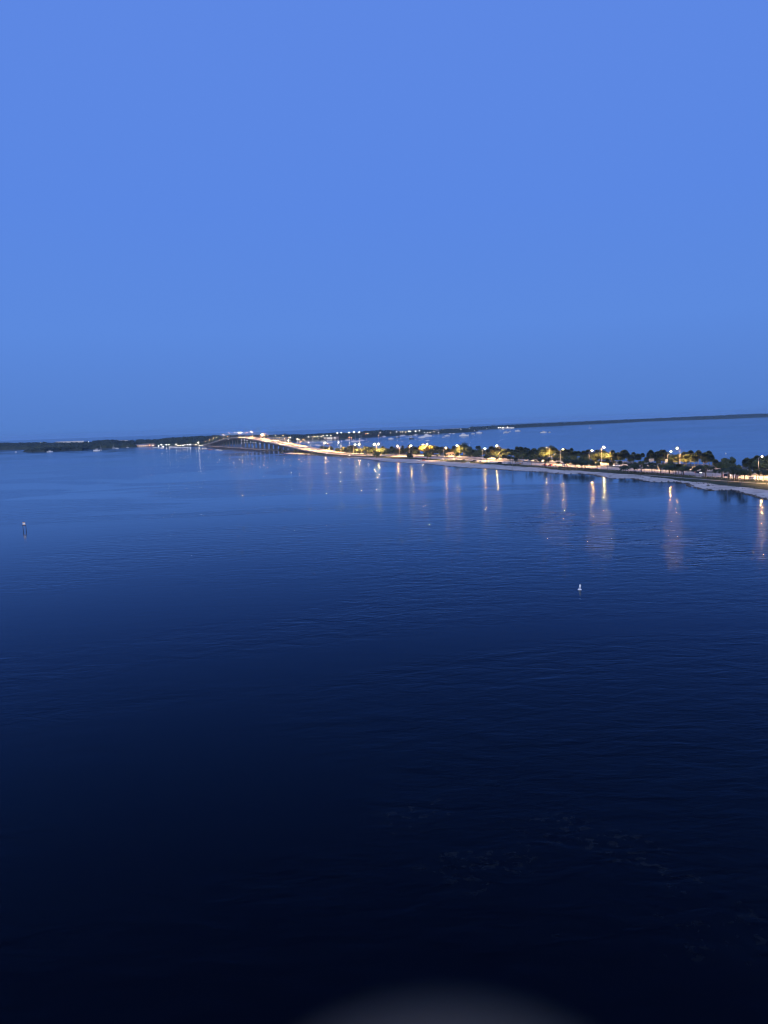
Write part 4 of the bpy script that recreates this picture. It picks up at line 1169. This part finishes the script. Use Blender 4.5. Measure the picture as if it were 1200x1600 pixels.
for x, y, lens, hd in ((248, 696.8, 'shore_white', .7), (252, 694.6, 'shore_big', .9), (260, 694.6, 'shore_white', .8), (255, 697.6, 'shore_white', .7), (264, 694.6, 'shore', .7), (275, 694, 'shore_white', .7), (278, 696, 'shore', .7), (281.5, 696, 'shore', .7), (286, 696, 'shore', .7), (288.5, 694.6, 'shore', .6), (293, 694.6, 'shore_white', .6), (297, 694.6, 'shore_white', .7), (310, 691.6, 'shore_big', .9), (306, 694.2, 'shore', .7), (312, 696, 'shore', .8), (316, 696, 'shore', .6), (234, 695.6, 'orange', .8)):
    shore_light(x, y, shore_d(x, 698.6), lens, hd, 'marina_lamp')

# ------------------------------------------------------------------ channel marker and buoys
p = at(38.6, 828.5)
e = empty('channel_marker', (p.x, p.y, 0), math.atan2(p.x, -p.y) * 0 + .05)
for a in (-.75, .75):
    MB().tube([(a, 0, -2), (a * 1.0, 0, 2.7)], [.16, .13], 8).obj('pile', MT['timber'], e, True)
MB().box((0, 0, 2.55), (1.9, .25, .22)).obj('crossbeam', MT['timber'], e)
bd = MB().box((0, -.2, 3.45), (1.3, .08, 1.3)).obj('board', MT['float_white'], e)
MB().add([(-.65, -.26, 2.82), (.65, -.26, 2.82), (.65, -.26, 3.05), (-.65, -.26, 3.05)], [(0, 1, 2, 3)]).obj('stripe', MT['orange_board'], bd)
MB().add([(-.65, -.26, 3.85), (.65, -.26, 3.85), (.65, -.26, 4.08), (-.65, -.26, 4.08)], [(0, 1, 2, 3)]).obj('stripe', MT['orange_board'], bd)
MB().lathe([(.1, 4.2), (.1, 4.4), (.02, 4.5)], 8).obj('lantern', MT['dark_metal'], e)
e.scale = (.88, .88, .88)
tag(e, 'channel marker with a white board on two dark piles standing in the bay', 'marker')
p = at(905.8, 921.6)
e = empty('channel_buoy', (p.x, p.y, 0), .3)
e.rotation_euler = (R(3), R(5), .3)
MB().lathe([(.12, -.45), (.36, -.2), (.50, .0), (.50, .10), (.40, .22), (.26, .30)], 14).obj('float_collar', MT['float_white'], e, True)
MB().lathe([(.26, .30), (.24, .9), (.22, 1.25), (.16, 1.33)], 14).obj('body', MT['float_white'], e, True)
MB().lathe([(.252, .60), (.252, .66)], 14).obj('band', MT['sign_back'], e)
MB().lathe([(.06, 1.33), (.06, 1.52), (.02, 1.56)], 8).obj('lantern', MT['dark_metal'], e)
MB().box((.16, .1, 1.42), (.24, .03, .22)).obj('reflector', MT['dark_metal'], e)
tag(e, 'tilted white channel buoy alone on the dark open water', 'buoy')
def make_float():
    e = empty('mooring_buoy')
    MB().lathe([(.15, -.35), (.6, -.1), (.7, .2), (.5, .6), (.14, .8), (.1, 1.3)], 10).obj('float', MT['float_white'], e, True)
    MB().lathe([(.62, .16), (.72, .2), (.66, .3)], 10).obj('band', MT['canvas'], e)
    MB().tube([(.1, 0, 1.25), (.1, 0, 1.5), (-.1, 0, 1.5), (-.1, 0, 1.25)], .03, 4).obj('ring', MT['steel'], e)
    return e
fl0 = make_float()
for i, (x, y) in enumerate(((326, 714.4), (343, 718.6), (365, 723.4), (406, 730), (455, 739), (576, 726.2), (511, 717.8), (1134, 709))):
    e = fl0 if i == 0 else copy_tree(fl0)
    e.location = at(x, y); e.rotation_euler = (R(4), 0, i * 1.1)
    k = .9 + .15 * (i % 3); e.scale = (k, k, k)
    later(e, 'float')

# ------------------------------------------------------------------ the balcony the photograph is taken from: its railing post just enters the frame, far out of focus
MT['bronze'] = material('bronze', (.125, .068, .022), .55, .35, 60.0)
tag(MB().box((0, -1.02, 40.5), (9.0, 2.2, .25)).obj('balcony_floor', MT['concrete']), kind='structure')
d_ = ray(712, 1775).normalized() * .049 - UPV * .0126
tip = Vector((0, 0, EYE)) + d_
e = empty('balcony_railing', (tip.x, tip.y, 40.625))
hz = tip.z - 40.625
for k in range(-3, 4):
    po = MB().lathe([(.016, 0), (.0125, .02), (.0125, hz - .05)], 16).obj('post', MT['bronze'], e, True, loc=(k * 1.1, 0, 0))
    MB().lathe([(.0125, hz - .05), (.015, hz - .02), (.0165, hz), (.0155, hz + .006), (.012, hz + .011), (.006, hz + .0140), (.001, hz + .0148)], 24).obj('finial', MT['bronze'], po, True)
MB().tube([(-4.2, 0, hz - .30), (0, 0, hz - .30), (4.2, 0, hz - .30)], .02, 10).obj('top_rail', MT['bronze'], e, True)
MB().tube([(-4.2, 0, .12), (0, 0, .12), (4.2, 0, .12)], .015, 8).obj('bottom_rail', MT['bronze'], e, True)
for k in range(-37, 38):
    if k % 10: MB().tube([(k * .11, 0, .12), (k * .11, 0, hz - .3)], .007, 6).obj('baluster', MT['bronze'], e)
tag(e, 'blurred rounded metal tip of the balcony railing at the bottom edge', 'railing')

# ------------------------------------------------------------------ evening haze over the bay
def haze_box(density):
    mt = bpy.data.materials.new('haze_air')
    mt.use_nodes = True
    n, l = mt.node_tree.nodes, mt.node_tree.links
    n.remove(n['Principled BSDF'])
    pv = n.new('ShaderNodeVolumePrincipled')
    pv.inputs['Color'].default_value = (.42, .70, 1.0, 1)
    pv.inputs['Density'].default_value = density
    l.new(pv.outputs[0], n['Material Output'].inputs['Volume'])
    o = MB().box((0, 0, 29.5), (25000, 25000, 63)).obj('haze', mt)
    tag(o, 'thin blue evening haze over the whole bay', 'haze', kind='stuff')
haze_box(5.5e-5)

# ------------------------------------------------------------------ labels counted along the picture
TPL = {
    'fan_palm': ('{} round-headed fan palm behind the road, {} fan palm from the near end', 'palm', 'fan palms behind the road'),
    'broadleaf': ('{} broad-leaved tree behind the road, {} such tree from the near end', 'tree', 'broad-leaved trees behind the road'),
    'front_fan': ('{} fan palm before the road, {} such palm from the near end', 'palm', 'fan palms on the beach side of the road'),
    'coconut': ('{} coconut palm between beach and road, {} coconut palm from the near end', 'palm', 'coconut palms between beach and road'),
    'front_tree': ('{} dark round tree on the beach side of the road, {} from the near end', 'tree', 'dark trees on the beach side of the road'),
    'approach_tree': ('{} dark tree beside the bridge approach, {} counted towards the bridge', 'tree', 'trees beside the bridge approach'),
    'beach_shrub': ('{} dark shrub on the pale sand, {} from the causeway\'s near end', 'shrub', 'shrubs on the sand'),
    'verge_shrub': ('{} dark shrub under the roadside trees, {} from the causeway\'s near end', 'shrub', 'shrubs under the roadside trees'),
    'road_lamp': ('{} street lamp over the causeway road, {} lamp from the near end', 'street lamp', 'street lamps along the causeway road'),
    'bridge_lamp': ('{} street lamp on the bridge, {} counted from its near end', 'street lamp', 'street lamps on the bridge'),
    'bay_boat': ('{} moored beyond the causeway, {} boat counted from the open bay', 'boat', 'boats moored beyond the causeway'),
    'west_boat': ('{} anchored off the wooded shore, {} boat from the lit restaurant', 'boat', 'boats anchored off the wooded shore'),
    'marina_boat': ('{} moored at the lit marina, {} boat counted from the bridge', 'boat', 'boats at the marina'),
    'pier_boat': ('{} beside the fishing pier, {} boat counted from the bridge crest', 'boat', 'boats beside the fishing pier'),
    'island_lamp': ('{} lamp on the wooded island shore, {} from the island\'s open tip', 'lamp', 'lamps along the island shore'),
    'point_lamp': ('{} lamp on the low point of the far coast, {} from the open horizon', 'lamp', 'lamps on the far point'),
    'wood_lamp': ('{} lamp among trees of the dark wooded shore, {} from the marina', 'lamp', 'lamps among the trees of the wooded shore'),
    'marina_lamp': ('{} lamp at the marina, {} counted from the bridge end', 'lamp', 'lamps at the marina'),
    'float': ('{} white mooring buoy on the water, {} buoy from the near end', 'buoy', 'mooring buoys on the water'),
}
bpy.context.view_layer.update()
for key, objs in QUEUE.items():
    tpl, cat, grp = TPL[key]
    objs.sort(key=lambda o: -proj(o.location)[0])
    sizes = []
    for o in objs:
        cr = [c for c in o.children if c.name.split('.')[0] in ('crown', 'foliage')]
        sizes.append(cr[0].scale.x + (cr[0].location.z if cr[0].location.z else 0) if cr else 0)
    med = sorted(sizes)[len(sizes) // 2] if sizes else 0
    for i, o in enumerate(objs):
        nm = o.name.split('.')[0]
        if key.endswith('boat'):
            hm = next((c for c in o.children if c.name.startswith('hull')), None).data.materials[0].name
            w = {'white_paint': 'white', 'hull_red': 'red-hulled', 'hull_dark': 'dark-hulled'}[hm] + ' ' + {'motor_boat': 'motor boat', 'sailing_boat': 'sailing boat', 'catamaran': 'catamaran', 'motor_yacht': 'motor yacht'}[nm]
        elif key.endswith('lamp'):
            lens = None
            for c in o.children_recursive:
                if c.name.startswith('lens'): lens = c.data.materials[0].name
            w = {'warm_lens': 'warm', 'bright_lens': 'very bright', 'bridge_lens': 'amber', 'shore_lens': 'warm', 'shore_white_lens': 'white', 'shore_big_lens': 'very bright', 'orange_lens': 'orange'}[lens]
            if key == 'road_lamp' and len([c for c in o.children if c.name.startswith('arm')]) == 2: w += ' twin-armed'
        elif key == 'float':
            w = 'small'
        else:
            w = 'tall' if sizes[i] > med * 1.12 else 'small' if sizes[i] < med * .85 else 'middle-sized'
        tag(o, tpl.format(w, ordinal(i + 1)), cat, grp)
